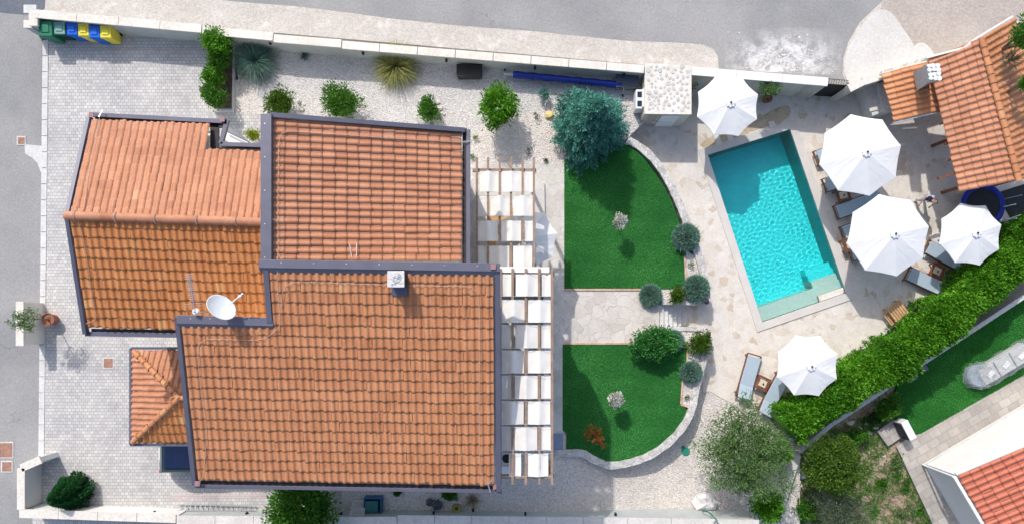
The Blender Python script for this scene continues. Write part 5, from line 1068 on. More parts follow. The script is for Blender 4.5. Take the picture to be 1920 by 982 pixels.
potted('olive tree in a round terracotta pot by the driveway pillar', 89, 598, 50, 598, 27, 2.0, .012, 201, r=.27, h=.5); potted('olive tree in a terracotta pot beside the first parasol near the road wall', 1440, 184, 1443, 167, 20, .7, TZ, 202, r=.20, h=.34)
bush('thin dark creeper in the corner between the stone building and the wall', 1302, 155, 14, L_OLIVED, TZ, 1.4, name='creeper', cat='plant', L=.09, Wd=.03, seed=203, rough=.8, withcore=False, dens=.5)
# ------------------------------------------------------------------ garden things by the top wall
c = W(880, 133, .45); bx = root('storage_chest', Vector((c.x, c.y, 0)), 'black rounded garden chest standing against the long grey wall', 'chest'); o = bx.location
M(o).box((c.x, c.y, .22), (1.08, .52, .42)).build('body', CHAR, bx, bevel=.05, seg=3); M(o).box((c.x, c.y, .46), (1.14, .58, .07)).build('lid', BLACK, bx, bevel=.03, seg=3)
pc = root('pool_cover_roll', W(1050, 146, 0), 'rolled royal blue pool cover on a silver roller along the shaded wall', 'pool cover'); o = pc.location
a, b = W(962, 140, .42), W(1165, 160, .42); cl = M(o); NN = 26; cl.tube([a.lerp(b, i/NN) for i in range(NN+1)], [.155+.012*math.sin(i*1.7) for i in range(NN+1)], 14); cl.build('rolled_cover', plain('royal_blue_sheet', (.006, .028, .26), .45, .18, 7, .4), pc, smooth=True)
M(o).tube([W(945, 138, .42), W(1172, 161, .42)], .045, 8).build('roller', STEEL, pc)
for i, t in enumerate((.18, .62)): q = a.lerp(b, t); M(o).tube([q-(b-a).normalized()*.02, q+(b-a).normalized()*.02], .175, 14).build('strap', BLACK, pc)
for x, y in ((946, 138), (1170, 161)):
    q = W(x, y, .42); M(o).tube([(q.x, q.y+.25, .03), (q.x, q.y, .42), (q.x, q.y-.3, .03)], .022, 6).build('stand', STEEL, pc)
    for s in (.27, -.32): M(o).tube([(q.x-.03, q.y+s, .06), (q.x+.03, q.y+s, .06)], .06, 12).build('wheel', BLACK, pc)
c = W(1176, 152, .5); hb = root('filter_box', Vector((c.x, c.y, 0)), 'dark grey metal filter box between the spruce and the stone building', 'box'); o = hb.location
M(o).box((c.x, c.y, .27), (.95, .52, .5)).build('body', plain('grey_box_side', (.20, .21, .24), .5, .1), hb, bevel=.02); M(o).box((c.x, c.y, .54), (1.0, .58, .05), rx=R(4)).build('lid', plain('slate_lid', (.06, .075, .11), .4, .1), hb, bevel=.01)
c = W(1200, 186, .75); hp = root('heat_pump', Vector((c.x, c.y, 0)), 'white pool heat pump with two dark windows against the stone building', 'heat pump'); o = hp.location
M(o).box((c.x, c.y, .38), (.36, .86, .72)).build('body', WHITE_P, hp, bevel=.05, seg=3)
for s in (-.2, .2): M(o).box((c.x-.02, c.y+s, .745), (.2, .26, .02)).build('display', GLASSD, hp, bevel=.01)
M(o).box((c.x+.16, c.y+.02, .6), (.16, .8, .5)).build('housing', WHITE_W, hp, bevel=.02)
c0 = [W(1210, 119, 1.05), W(1296, 124, 1.05), W(1296, 214, 1.05), W(1209, 213, 1.05)]; ph = root('stone_building', Vector((sum(p.x for p in c0)/4, sum(p.y for p in c0)/4, TZ)), 'small square pump house with a flat roof of pale rounded stones by the road wall', 'building'); o = ph.location
M(o).prism([tuple(p)[:2] for p in c0], TZ-.3, .96).build('wall', STONE_W, ph); M(o).prism([(o.x+(p.x-o.x)*1.015, o.y+(p.y-o.y)*1.015) for p in c0], .962, 1.04).build('roof', COPING, ph)
st_m = M(o); PBL = plain('grey_roof_pebble', (.47, .465, .455), .8, .15, 6, bmp=.3)
rg = random.Random(77)
st = []
for k in range(900):
    x, y = rg.uniform(1215, 1291), rg.uniform(125, 208); r = rg.uniform(2.3, 4.6)
    if all((x-a)**2+(y-b)**2 > (r+c+.9)**2 for a, b, c in st): st.append((x, y, r))
for x, y, r in st[:150]:
    p = W(x, y, 1.045); k = (H-1)/F; a = rg.random()*3; n = 8; e = rg.uniform(.65, 1)
    st_m.prism([(p.x+k*r*(math.cos(a)*math.cos(t)*1.1-math.sin(a)*math.sin(t)*e)*rg.uniform(.88, 1.1), p.y+k*r*(math.sin(a)*math.cos(t)*1.1+math.cos(a)*math.sin(t)*e)*rg.uniform(.88, 1.1)) for t in [6.283*j/n for j in range(n)]], 1.03, 1.05+rg.random()*.012)
so_ = st_m.build('stone_cladding', PBL, ph); so_['kind'] = 'stuff'
M(o).beam(W(1228, 219.5, -.05), W(1262, 219.5, -.05), .5, .03).build('door_slab', CONC, ph)
M(o).box((W(1250, 0, 0).x, W(0, 214, 1).y-.03, .0), (.8, .05, 1.7)).build('door', WHITE_P, ph)
# loose slabs by the pool
for i, (x, y) in enumerate([(1447, 233), (1369, 258), (1347, 267), (1344, 257)]): tag(M(W(x, y, TZ)).box(W(x, y, TZ+.03), (.28, .28, .05), R(12)).build('loose_slab', COPING, bevel=.008), 'loose square pale slab lying on the sandy strip above the pool', 'slab', 'loose pale slabs above the pool')
# ------------------------------------------------------------------ gate
g0, g1 = W(1533, 163, .6), W(1588, 166, .6); ga = root('metal_gate', Vector(((g0.x+g1.x)/2, g0.y-.2, TZ)), 'black mesh gate between the white coped wall and the short wall by the road', 'gate'); o = ga.location
a, b = W(1552, 163, .75), W(1589, 160, .75)
M(o).add([W(1553, 158, .75), W(1589, 160, .75), W(1570, 181, -.75), W(1526, 178, -.75)], [(0, 1, 2, 3)]); gp = M(o)
q = [W(1553, 159, .75), W(1589, 161, .75)]; lo = [Vector((p.x, p.y, -.8)) for p in q]
mesh_m = plain('black_mesh', (.018, .018, .022), .6, .2)
M(o).add([q[0], q[1], lo[1], lo[0]]+[p+Vector((0, .03, 0)) for p in (q[0], q[1], lo[1], lo[0])], [(0, 1, 2, 3), (7, 6, 5, 4), (0, 4, 5, 1), (1, 5, 6, 2), (2, 6, 7, 3), (3, 7, 4, 0)]).build('mesh_panel', mesh_m, ga)
sl_ = M(o); s0, s1 = W(1553, 158, .78), W(1590, 161, .78)
sl_.tube([s0, s1], .02, 6); sl_.tube([s0+Vector((0, .22, .02)), s1+Vector((0, .22, .02))], .014, 6)
for i in range(9): sl_.tube([s0.lerp(s1, i/8), (s0+Vector((0, .22, .02))).lerp(s1+Vector((0, .22, .02)), min(1, (i+.6)/8))], .012, 5)
sl_.build('top_scrollwork', BLACK, ga)
hb_ = M(o).prism([tuple(p)[:2] for p in (W(1527, 177, TZ), W(1553, 152, TZ), W(1596, 156, TZ), W(1570, 181, TZ))], TZ+.002, TZ+.03); hb_.build('black_threshold_mat', mesh_m, ga)

# ------------------------------------------------------------------ outdoor kitchen with tiled roofs
kr = root('outdoor_kitchen', W(1840, 230, TZ), 'outdoor kitchen with large tiled gable roof, small tiled lean-to and stone chimney', 'shelter'); o = kr.location; ZE, ZR = 1.9, 2.75
rA, rB = W(1838, 72, ZR), W(1908, 338, ZR); eL0, eL1 = W(1740, 112, ZE), W(1798, 360, ZE)
tile_roof(kr, o, rB, rA, eL1, eL0, 22, 6, TILE_P, None, 31, hgt=.06)
dvr = (rA-eL0); u2 = Vector((dvr.x, dvr.y, 0)); eR0 = rA+u2*1.5; eR1 = rB+u2*1.5; eR0.z = eR1.z = ZR-(ZR-ZE)*1.5
ex = (rA-rB).normalized()*0.9
tile_roof(kr, o, rA, rB, eR0+ex*.6, eR1, 23, 9, TILE, None, 32, hgt=.06)
ridge(kr, o, rB+Vector((0, 0, .05)), rA+Vector((0, 0, .05)), 16, .13, TILE, 33)
kA, kB = W(1757, 111, 1.62), W(1785, 203, 1.62); kC, kD = W(1652, 139, 1.25), W(1676, 229, 1.25)  # upper edge stretched unseen under the main roof to block a sunlight gap
tile_roof(kr, o, kB, kA, kD, kC, 9, 6, TILE, None, 34, hgt=.06, name='lean_to_tiles')
kw = M(o)
kw.beam(kC+Vector((0, 0, -.02)), kA+Vector((.1, .05, -.02)), .08, .14); kw.beam(W(1738, 108, 2.0), W(1808, 90, 2.5), .08, .2); kw.beam(W(1806, 91, 2.5), rA+Vector((0, .1, -.03)), .08, .2); kw.beam(rA+Vector((0, .1, -.03)), eR0+ex*.72+Vector((0, 0, -.03)), .08, .2)
kw.build('white_verge', WHITE_W, kr)
kw2 = M(o).beam(kD+Vector((0, -.02, 0)), kB+Vector((0, -.02, 0)), .07, .12); kw2.build('lean_to_verge', STEEL, kr)
# back wall and posts
M(o).beam(W(1655, 138, 1.1), W(1740, 112, 1.1), .22, 2.2).build('back_wall', STONE_W, kr); M(o).beam(W(1742, 112, 1.7), W(1900, 60, 1.7), .22, 2.7).build('back_wall', STONE_W, kr)
for px_, py_ in ((1775, 250), (1795, 345), (1900, 330)): p = W(px_, py_, ZE-.15); M(o).box((p.x+1.0, p.y+.1, (ZE-.15+TZ)/2), (.14, .14, ZE-.15-TZ), R(15)).build('post', WOODD, kr)
for x0, y0, x1, y1 in ((1760, 334, 1800, 322), (1780, 300, 1798, 292), (1773, 270, 1790, 263), (1764, 232, 1778, 227)): M(o).beam(W(x0, y0, ZE-.12), W(x1+60, y1-18, ZE+.25), .10, .12).build('rafter', WOODD, kr)
# chimney over the roofs
cc = W(1751, 138, 3.35); q = [W(1737, 121, 3.35), W(1760, 119, 3.35), W(1765, 149, 3.35), W(1742, 153, 3.35)]; lo = [W(1712, 136, 1.5), W(1736, 128, 1.5), W(1742, 158, 1.5), W(1719, 171, 1.5)]
ch2 = M(o).add(lo+q, [(3, 2, 1, 0), (4, 5, 6, 7)[::1], (0, 1, 5, 4), (1, 2, 6, 5), (2, 3, 7, 6), (3, 0, 4, 7)]).build('chimney', plain('grey_brick_face', (.40, .41, .42), .85, .2, 9, bmp=.6), kr)
tp = M(o); rg = random.Random(9); u_ = q[1]-q[0]; v_2 = q[3]-q[0]
for i in range(3):
    for j in range(4):
        p = q[0]+u_*((i+.5)/3+rg.uniform(-.05, .05))+v_2*((j+.5)/4+rg.uniform(-.03, .03)); r = rg.uniform(.085, .115); n = 6; a = rg.random()*3
        tp.prism([(p.x+r*math.cos(a+t)*rg.uniform(.9, 1.15), p.y+r*math.sin(a+t)*rg.uniform(.9, 1.15)) for t in [6.283*k/n for k in range(n)]], 3.355, 3.41)
tp.build('chimney_stones', WHITE_W, ch2, bevel=.012)
# counters
cn = root('kitchen_counter', W(1640, 185, TZ), 'grey concrete L-shaped counter beside the lean-to roof of the outdoor kitchen', 'counter'); o = cn.location
M(o).prism([tuple(p)[:2] for p in WP([(1620, 162), (1646, 158), (1658, 210), (1636, 218)], -.05)], TZ, -.05).build('counter_top', CONC, cn, bevel=.01)
M(o).prism([tuple(p)[:2] for p in WP([(1646, 156), (1670, 148), (1680, 205), (1659, 211)], .15)], TZ, .10).build('counter_back', CONC, cn, bevel=.01)
M(o).box(W(1638, 205, -.02), (.38, .16, .04), R(14)).build('tray', COPING, cn, bevel=.01)

# ------------------------------------------------------------------ parasols
def parasol(r, zr, zt, name='parasol', sc=1.0):
    rt = root(name, (0, 0, 0), 'parasol', 'parasol'); N = 8; m = M(); K = 7; S = 8; rs = np.random.RandomState(int(r*100)); vs = []
    for i in range(K+1):
        t = .07+.93*i/K
        for j in range(N*S):
            f = (j % S)/S; a = 6.283185*j/(N*S); edge = 1-.045*sc*math.sin(math.pi*f)*t; chord = math.cos(math.pi/N)/math.cos(math.pi/N*(2*f-1)); rr = r*t*chord*edge
            z = zt-(zt-zr)*t**1.12-.022*sc*math.sin(math.pi*f)*t*(1-.3*t)+.003*rs.randn()*(t > .2)*(f > 0); vs.append((rr*math.cos(a), rr*math.sin(a), z))
    n = N*S; fs = [(i*n+j, (i+1)*n+j, (i+1)*n+(j+1) % n, i*n+(j+1) % n) for i in range(K) for j in range(n)]; m.add(vs, fs)
    b = len(m.v); m.add([(vs[K*n+j][0]*1.0, vs[K*n+j][1]*1.0, vs[K*n+j][2]-.05) for j in range(n)], []); m.f += [(K*n+j, b+j, b+(j+1) % n, K*n+(j+1) % n) for j in range(n)]
    m.build('canopy', CANOPY, rt)
    v = M(); vv = []; 
    for i in range(3):
        for j in range(N*4):
            f = (j % 4)/4; a = 6.283185*j/(N*4); t = (.02, .6, 1.0)[i]; rr = .22*t*(1-.22*abs(2*f-1)*t*1.0); vv.append((rr*math.cos(a), rr*math.sin(a), zt+.055-.05*t))
    v.add(vv, [(i*N*4+j, (i+1)*N*4+j, (i+1)*N*4+(j+1) % (N*4), i*N*4+(j+1) % (N*4)) for i in range(2) for j in range(N*4)]); v.build('vent_cap', CANOPY, rt)
    M().lathe([(.035, 0), (.045, .05), (.03, .09), (.005, .11)], (0, 0, zt+.03), 10).build('finial', CHAR, rt)
    M().tube([(0, 0, .03), (0, 0, zt+.03)], .03, 10).build('pole', WHITE_P, rt); M().lathe([(.33, 0), (.33, .06), (.08, .09), (.05, .3)], (0, 0, 0), 20).build('base', CONC, rt)
    for j in range(N):
        a = 6.283185*j/N; e = (r*.97*math.cos(a), r*.97*math.sin(a), zr-.0); M().tube([(0, 0, zt-.06), (r*.5*math.cos(a), r*.5*math.sin(a), (zt-.02)-(zt-zr)*.5-.05), (e[0], e[1], e[2]-.03)], .012, 5).build('rib', WHITE_P, rt)
    return rt
def place(o, px, py, z, rz, lb, gz=TZ):
    p = W(px, py, gz+z); p.z = gz; o.location = p; o.rotation_euler = (0, 0, rz); o['label'] = lb; return o
G = 'white parasols round the pool'
sp = parasol(1.40, 2.28, 2.70); lp = parasol(1.80, 2.30, 2.86, sc=.4)
for q_ in (sp, lp): q_['group'] = G
place(sp, 1364.5, 198, 2.3, R(20), 'white parasol at the top of the pool beside the stone building')
s2 = copy_tree(sp); place(s2, 1820, 439, 2.3, R(17), 'white parasol overlapping the blue trampoline beside the hedge'); s3 = copy_tree(sp); place(s3, 1514, 685, 2.3, R(21), 'white parasol between the two bottom sun loungers and the hedge')
s4 = copy_tree(sp); place(s4, 988, 447, 3.0, R(10), 'white parasol half hidden under the smaller pergola', 0); s4.scale = (.92, .92, 1.25)
place(lp, 1613, 291, 2.3, R(13), 'upper one of the two large white parasols right of the pool'); l2 = copy_tree(lp); place(l2, 1665, 441, 2.3, R(12), 'lower one of the two large white parasols right of the pool, beside the standing person')

# ------------------------------------------------------------------ loungers and side tables
def lounger():
    rt = root('sun_lounger', (0, 0, 0), 'lounger', 'sun lounger', 'sun loungers round the pool')
    f = M(); L = 2.0; w = .62
    for s in (-1, 1): f.beam((-L/2-.08, s*(w/2+.01), .30), (L/2, s*(w/2+.01), .30), .05, .09)
    for x in (-L/2-.07, -.2, .35, L/2-.03): f.beam((x, -w/2, .29), (x, w/2, .29), .06, .05)
    f.build('frame', WOODD, rt)
    for x in (-L/2+.02, L/2-.2):
        for s in (-1, 1): M().box((x, s*(w/2+.01), .13), (.06, .05, .26)).build('leg', WOODD, rt)
    c = M(); c.box((-.30, 0, .345), (1.36, w, .07)); c.build('seat_cushion', CUSH, rt, bevel=.025, seg=3); M().box((.68, 0, .44), (.66, w, .07), ry=R(-18)).build('back_cushion', CUSH, rt, bevel=.025, seg=3)
    for s in (-1, 1): M().tube([(.85, s*.29, .5), (.98, s*.29, .12)], .018, 6).build('prop', BLACK, rt)
    return rt
def wood_table():
    rt = root('side_table', (0, 0, 0), 'table', 'side table', 'small wooden side tables between the loungers')
    t = M(); w = .56
    for i in range(7): t.box((0, (i-3)*.08, .40), (w, .066, .025))
    t.build('top_slats', WOODD, rt); f = M()
    for s in (-1, 1): f.box((s*w/2, 0, .40), (.05, w+.06, .045)).box((0, s*(w/2+.01), .40), (w, .04, .045))
    f.build('top_frame', WOODD, rt)
    for a in (-1, 1):
        for b in (-1, 1): M().box((a*.25, b*.25, .19), (.05, .05, .38)).build('leg', WOODD, rt)
    M().box((0, 0, .42), (.34, .32, .012)).build('mat', plain('straw_mat', (.55, .48, .38), .9, .15, 12), rt); M().lathe([(.035, 0), (.04, .05), (.03, .06)], (.02, -.02, .425), 12).build('ashtray', CHAR, rt)
    return rt
lg = lounger(); tb = wood_table(); an_ = R(19)
def pl_l(o, px, py, rz, lb): return place(o, px, py, .35, rz, lb)
pl_l(lg, 1572, 282, an_, 'topmost sun lounger, its foot end showing left of the upper large parasol')
for x, y, rz, lb in ((1588, 334, an_, 'second sun lounger from the top, just above the upper wooden side table'), (1609, 384, R(20), 'fully visible grey blue sun lounger just below the upper wooden side table'), (1621, 424, an_, 'sun lounger peeking out at the top left of the lower large parasol'), (1636, 463, an_, 'sun lounger peeking out at the bottom left of the lower large parasol'),
                     (1742, 530, R(-25), 'sun lounger in the open below the dark side table, pointing at the hedge'), (1776, 482, R(-29), 'sun lounger partly under the parasol by the trampoline'), (1404, 707, R(-106), 'left one of the two bottom sun loungers, beside the olive tree'), (1451, 740, R(-118), 'right one of the two bottom sun loungers, partly under the bottom parasol')):
    pl_l(copy_tree(lg), x, y, rz, lb)
place(tb, 1581, 366, .4, R(17), 'reddish wooden side table with a straw mat below the upper large parasol')
for x, y, rz, lb in ((1594, 458, R(17), 'wooden side table mostly hidden under the lower large parasol'), (1757, 508, R(-25), 'dark wooden side table between the two loungers near the hedge'), (1430, 718, R(-25), 'wooden side table between the two bottom loungers')): place(copy_tree(tb), x, y, .4, rz, lb)
# folding timber bench
bn = root('slatted_bench', W(1673, 583, TZ), 'small light timber slatted bench near the hedge', 'bench'); bn.rotation_euler = (0, 0, R(37))
for i in range(6): M().box(((i-2.5)*.125, .02, .48+.0*i), (.10, .74, .03)).build('slat', WOODL, bn)
for i in range(3): M().box((-.52+.09*i, -.12, .26+.01*i), (.07, .62, .03)).build('foot_slat', WOODL, bn)
for s in (-1, 1): M().box((0, s*.33, .44), (.76, .05, .06)).build('rail', WOODL, bn)
for a in (-1, 1):
    for b in (-1, 1): M().box((a*.32, b*.33, .21), (.05, .05, .42)).build('leg', WOODL, bn)
# ------------------------------------------------------------------ trampoline
tc = W(1843, 386, TZ+.7); tr = root('trampoline', Vector((tc.x, tc.y, TZ)), 'round trampoline with a royal blue pad under the edge of the kitchen roof', 'trampoline'); o = tr.location; R0 = 1.0
M(o).lathe([(R0-.22, .70), (R0-.12, .735), (R0-.02, .73), (R0+.02, .69), (R0-.02, .66), (R0-.22, .68)], o, 40, cap=False).build('blue_pad', plain('trampoline_blue', (.012, .03, .32), .5, .15, 8), tr); 
M(o).lathe([(R0-.2, .66), (R0-.2, .685), (.01, .685)], o, 40).build('jumping_mat', BLACK, tr)
for k in range(6): a = k*1.047+.3; x, y = o.x+R0*.93*math.cos(a), o.y+R0*.93*math.sin(a); M(o).tube([(x, y, TZ), (x, y, TZ+.66)], .022, 7).build('leg', STEEL, tr); x, y = o.x+(R0+.05)*math.cos(a), o.y+(R0+.05)*math.sin(a); M(o).tube([(x, y, TZ+.3), (x, y, TZ+1.75)], .02, 7).build('net_pole', plain('pale_blue_tube', (.35, .47, .6), .5, .1), tr)
# black sheet painting in the shade under the roof edge, and loose poles
rgd = M(W(1895, 375, TZ)); rgd.prism([tuple(p)[:2] for p in WP([(1868, 362), (1985, 325), (1990, 400), (1900, 420)], TZ)], TZ+.002, TZ+.02); tag(rgd.build('shade_sheet', BLACK), 'black sheet standing in for shade under the roof edge right of the trampoline', 'mat')
for x0, y0, x1, y1, lb in ((1888, 412, 1915, 403, 'pale pole lying above the hedge right of the trampoline'), (1882, 388, 1905, 383, 'short pale pole sticking out of the shade right of the trampoline')):
    tag(M(W(x0, y0, 0)).tube([W(x0, y0, .1), W(x1, y1, .1)], .022, 7).build('pole', STEEL), lb, 'pole')

# ------------------------------------------------------------------ neighbour's house and terrace
nh = root('neighbour_house', W(1800, 900, NZ), 'white neighbouring house with a bright red tile roof at the bottom right', 'house'); o = nh.location
ZEa = 1.2; P0 = W(1732, 868, NZ); dN = (W(1920, 757, NZ)-P0).normalized(); dS = Vector((-dN.y, dN.x, 0)); dS = dS if dS.y < 0 else -dS
q = [P0, P0+dN*9, P0+dN*9+dS*8, P0+dS*8]; M(o).prism([(p.x, p.y) for p in q], NZ-.2, [ZEa-.1, 3.0, 3.0, ZEa-.1]).build('wall', WHITE_W, nh)
tA = P0+dN*6.5-dS*.02; tD = P0-dN*.03-dS*.02; tA = Vector((tA.x, tA.y, 3.1)); tD = Vector((tD.x, tD.y, ZEa)); B2 = Vector((P0.x+dN.x*6.5+dS.x*8, P0.y+dN.y*6.5+dS.y*8, 3.1)); C2 = Vector((P0.x+dS.x*8, P0.y+dS.y*8, ZEa))
tile_roof(nh, o, tA, B2, tD, C2, 27, 15, TILE_R, None, 51, hgt=.07)
gu = M(o).beam(tD-dN*.10+Vector((0, 0, -.02)), C2-dN*.10+Vector((0, 0, -.02)), .13, .12).build('gutter', WHITE_P, nh)
M(o).tube([tD-dN*.12+Vector((0, 0, -.1)), P0-dN*.1+Vector((0, 0, ZEa-.9-NZ*0)), P0-dN*.10-dS*.04+Vector((0, 0, .1))], .045, 8).build('downpipe', WHITE_P, nh)
M(o).beam(tD-dS*.06, tA-dS*.06, .10, .12).build('verge', WHITE_W, nh)
M(o).beam(P0+Vector((0, 0, .26))-dN*.05-dS*.03, P0+dN*9+Vector((0, 0, .26))-dS*.03, .03, .1).build('plinth', CONC, nh)
# covered garden sofa
PLM, pnt3, pb3 = base('crumpled_plastic', .18, .6); v_ = pos(pnt3); pb3.inputs['Base Color'].default_value = (.62, .67, .72, 1); pb3.inputs['Alpha'].default_value = .26
bump(pnt3, pb3, noise(pnt3, v_, 7, 6, .75, 1.5), 1.0, .12)
FABW = plain('pale_sofa_fabric', (.52, .52, .51), .9, .06, 5)
sf = root('garden_sofa', W(1872, 682, NZ), 'long pale garden sofa wrapped in clear plastic on the neighbour\'s lawn', 'sofa'); sf.rotation_euler = (0, 0, math.atan2(dN.y, dN.x))
M().box((0, 0, .18), (2.6, .85, .34)).build('seat_base', FABW, sf, bevel=.04); 
for i in (-1, 0, 1): M().box((i*.85, 0, .40), (.80, .78, .13)).build('seat_cushion', FABW, sf, bevel=.05, seg=3); M().box((i*.85+.02, -.02, .50), (.36, .2, .07), .35).build('armrest_block', WHITE_P, sf, bevel=.02)
def crumple(parent, sx, sy, z, seed, org=(0, 0), rnd=False):
    rs = np.random.RandomState(seed); n, k = 40, 22; u, v = np.meshgrid(np.linspace(-1, 1, n), np.linspace(-1, 1, k)); X = u*sx/2; Y = v*sy/2
    if rnd: X = u*np.sqrt(1-v*v/2)*sx/2; Y = v*np.sqrt(1-u*u/2)*sy/2
    Z = z+.06*np.sin(u*9+rs.rand()*6+3*v)*np.sin(v*6+rs.rand()*6)+rs.normal(0, .022, u.shape); e = np.maximum(abs(u), abs(v)); Z = np.where(e > .93, z-.32, Z); X = X*(1+.04*np.sin(v*8)); Y = Y*(1+.07*np.sin(u*10+1))
    P = np.stack([X+org[0], Y+org[1], Z], -1).reshape(-1, 3); idx = np.arange(n*k).reshape(k, n); Q = np.stack([idx[:-1, :-1], idx[:-1, 1:], idx[1:, 1:], idx[1:, :-1]], -1).reshape(-1, 4)
    return np_mesh('plastic_cover', P, Q, PLM, parent)
crumple(sf, 2.95, 1.15, .56, 3)
pf = root('round_daybed', W(1834, 700, NZ), 'round garden seat under crumpled clear plastic at the left end of the sofa', 'daybed'); pf.rotation_euler = sf.rotation_euler
M().lathe([(.50, .02), (.52, .3), (.46, .4), (.01, .42)], (0, 0, 0), 26).build('seat', plain('blue_grey_fabric', (.30, .36, .42), .9, .1), pf); crumple(pf, 1.35, 1.25, .50, 5, rnd=True)
# fix positions slightly: the seat stands free at the sofa's end
pf.location = W(1826, 703, NZ)
# neighbour's heat pump
hp2 = root('air_conditioner', W(1684, 803, NZ), 'white outdoor air conditioner with a black fan grille at the corner of the neighbour\'s lawn', 'air conditioner'); hp2.rotation_euler = (0, 0, R(28))
M().box((.10, 0, .40), (.34, .92, .70)).build('body', WHITE_P, hp2, bevel=.02); g_ = M().box((-.09, -.02, .40), (.05, .80, .62)).build('grille', BLACK, hp2)
M().tube([(-.11, -.02, .40), (-.13, -.02, .40)], .24, 18).build('fan_ring', CHAR, hp2)
for i, (x, y, r) in enumerate([(1704, 706, .2), (1727, 690, .15)]): q2 = root('garden_light_box', W(x, y, NZ), ('larger', 'smaller')[i]+' dark box half under the lower edge of the hedge', 'box', 'dark boxes under the hedge'); M().box((0, 0, .13), (2*r, 1.6*r, .26), .5).build('body', CHAR, q2, bevel=.01); M().box((0, 0, .27), (2.1*r, 1.7*r, .02), .5).build('lid', METAL_D, q2)
# concrete walls along the plot edge
def plain_wall(label, pts, w, h, mat): 
    rt = root('concrete_wall', Vector((pts[0].x, pts[0].y, -1.5)), label, 'wall'); b = M(rt.location)
    for a, e in zip(pts[:-1], pts[1:]): b.beam(a, e, w, h)
    b.build('wall_body', mat, rt, bevel=.01); return rt
plain_wall('pale rough concrete wall running down from the hedge end to the bottom edge', [W(1496, 852, -.6), W(1463, 955, -.6)], .34, 1.1, CONC_W)
plain_wall('grey concrete wall along the lower side of the hedge', [W(1500, 846, -.35), W(1560, 795, -.35), W(1632, 748, -.35), W(1716, 690, -.35), W(1960, 530, -.35)], .2, 1.4, CONC)
sb_ = root('block_stack', W(1486, 925, -1.45), 'row of pale building blocks laid beside the concrete wall', 'blocks')
for i in range(5): M().box((.02*i+.02*(i % 2), -.30*i+.6, .16), (.20, .27, .28), R(-12)).build('block', COPING, sb_, bevel=.015)
sb_.rotation_euler = (0, 0, R(-14))
# garden hose over the bottom wall
ho = root('hose_tap', W(1335, 965, -.9), 'green hose end with a metal tap hanging over the bottom wall by the boulder', 'hose'); o = ho.location
M(o).tube(smooth_line([W(1318, 957, .2), W(1328, 959, .5), W(1336, 966, .9), W(1344, 975, 1.02), W(1346, 985, 1.0)], 5), .035, 8).build('hose', GRN, ho, smooth=True); M(o).tube(smooth_line([W(1336, 984, 1.1), W(1342, 975, 1.12), W(1350, 984, 1.1)], 4), .02, 6).build('tap', STEEL, ho); M(o).tube([W(1316, 956, -.9), W(1318, 957, .2)], .02, 6).build('pipe', STEEL, ho)
# things under the pergolas
dt = root('dining_table', W(958, 436, 0), 'wooden dining table glimpsed under the smaller pergola', 'table'); o = dt.location; p = Vector((o.x, o.y, 0))
for i in range(8): M(o).box((p.x+(i-3.5)*.12, p.y, .75), (.105, 2.0, .035)).build('top_plank', WOODL, dt)
for a in (-1, 1):
    for b in (-1, 1): M(o).box((p.x+a*.4, p.y+b*.85, .365), (.07, .07, .73)).build('leg', WOODL, dt)
ch = root('garden_chair', (0, 0, 0), 'chair', 'chair', 'wooden chairs at the table under the pergola')
M().box((0, 0, .44), (.46, .46, .04)).build('seat', WOODL, ch); M().box((.22, 0, .72), (.04, .46, .5)).build('backrest', WOODL, ch)
for a in (-1, 1):
    for b in (-1, 1): M().box((a*.2, b*.2, .21), (.045, .045, .42)).build('leg', WOODL, ch)
ch.location = (o.x+.78, o.y+.5, .012); ch['label'] = 'wooden chair at the upper right side of the dining table under the pergola'
for dx, dy, rz, lb in ((.78, -.5, 0, 'wooden chair at the lower right side of the dining table under the pergola'), (-.78, .5, math.pi, 'wooden chair at the upper left side of the dining table under the pergola'), (-.78, -.5, math.pi, 'wooden chair at the lower left side of the dining table under the pergola')): dup(ch, (o.x+dx, o.y+dy, .012), rz, lb)
st2 = M(W(1013, 380, .1)); st2.prism([tuple(p)[:2] for p in WP([(985, 343), (1021, 343), (1022, 415), (985, 415)], .14)], .0, .14); tag(st2.build('stone_platform', CONC_W, bevel=.01), 'low pale stone platform beside the smaller pergola', 'platform')
bk = root('plant_stand', W(950, 866, 4.78), 'black round pot and pale box glimpsed in the open last bay of the long pergola', 'pot'); o = bk.location
M(o).lathe([(.12, 0), (.17, .3), (.14, .32), (.12, .28)], W(950, 856, 4.8), 16).build('pot', BLACK, bk); M(o).box(W(948, 879, 4.95), (.38, .3, .3)).build('box', WHITE_P, bk, bevel=.02)

# ------------------------------------------------------------------ the person
SKIN = plain('skin', (.50, .29, .20), .6, .08); NAVY = plain('navy_shirt', (.012, .015, .05), .85, .2, 9); TROU = plain('pale_blue_trousers', (.42, .48, .58), .85, .12, 8); HAIR = plain('light_hair', (.42, .36, .30), .8, .2, 20); SHOE = plain('pale_shoes', (.40, .48, .60), .7, .1)
def skin(name, joints, bones, rad, mat, parent, lv=2, rootv=0):
    me = bpy.data.meshes.new(name); me.from_pydata(joints, bones, []); me.materials.append(mat); ob = bpy.data.objects.new(name, me); C.objects.link(ob); ob.parent = parent
    sk_ = ob.modifiers.new('skin', 'SKIN'); sv = me.skin_vertices[0].data if me.skin_vertices else None
    if sv is None:
        bm = bmesh.new(); bm.from_mesh(me); bm.verts.layers.skin.verify(); bm.to_mesh(me); bm.free(); sv = me.skin_vertices[0].data
    for i, r in enumerate(rad): sv[i].radius = (r, r) if not isinstance(r, tuple) else r
    sv[rootv].use_root = True; sk_.use_smooth_shade = True; s_ = ob.modifiers.new('sub', 'SUBSURF'); s_.levels = lv; s_.render_levels = lv; return ob
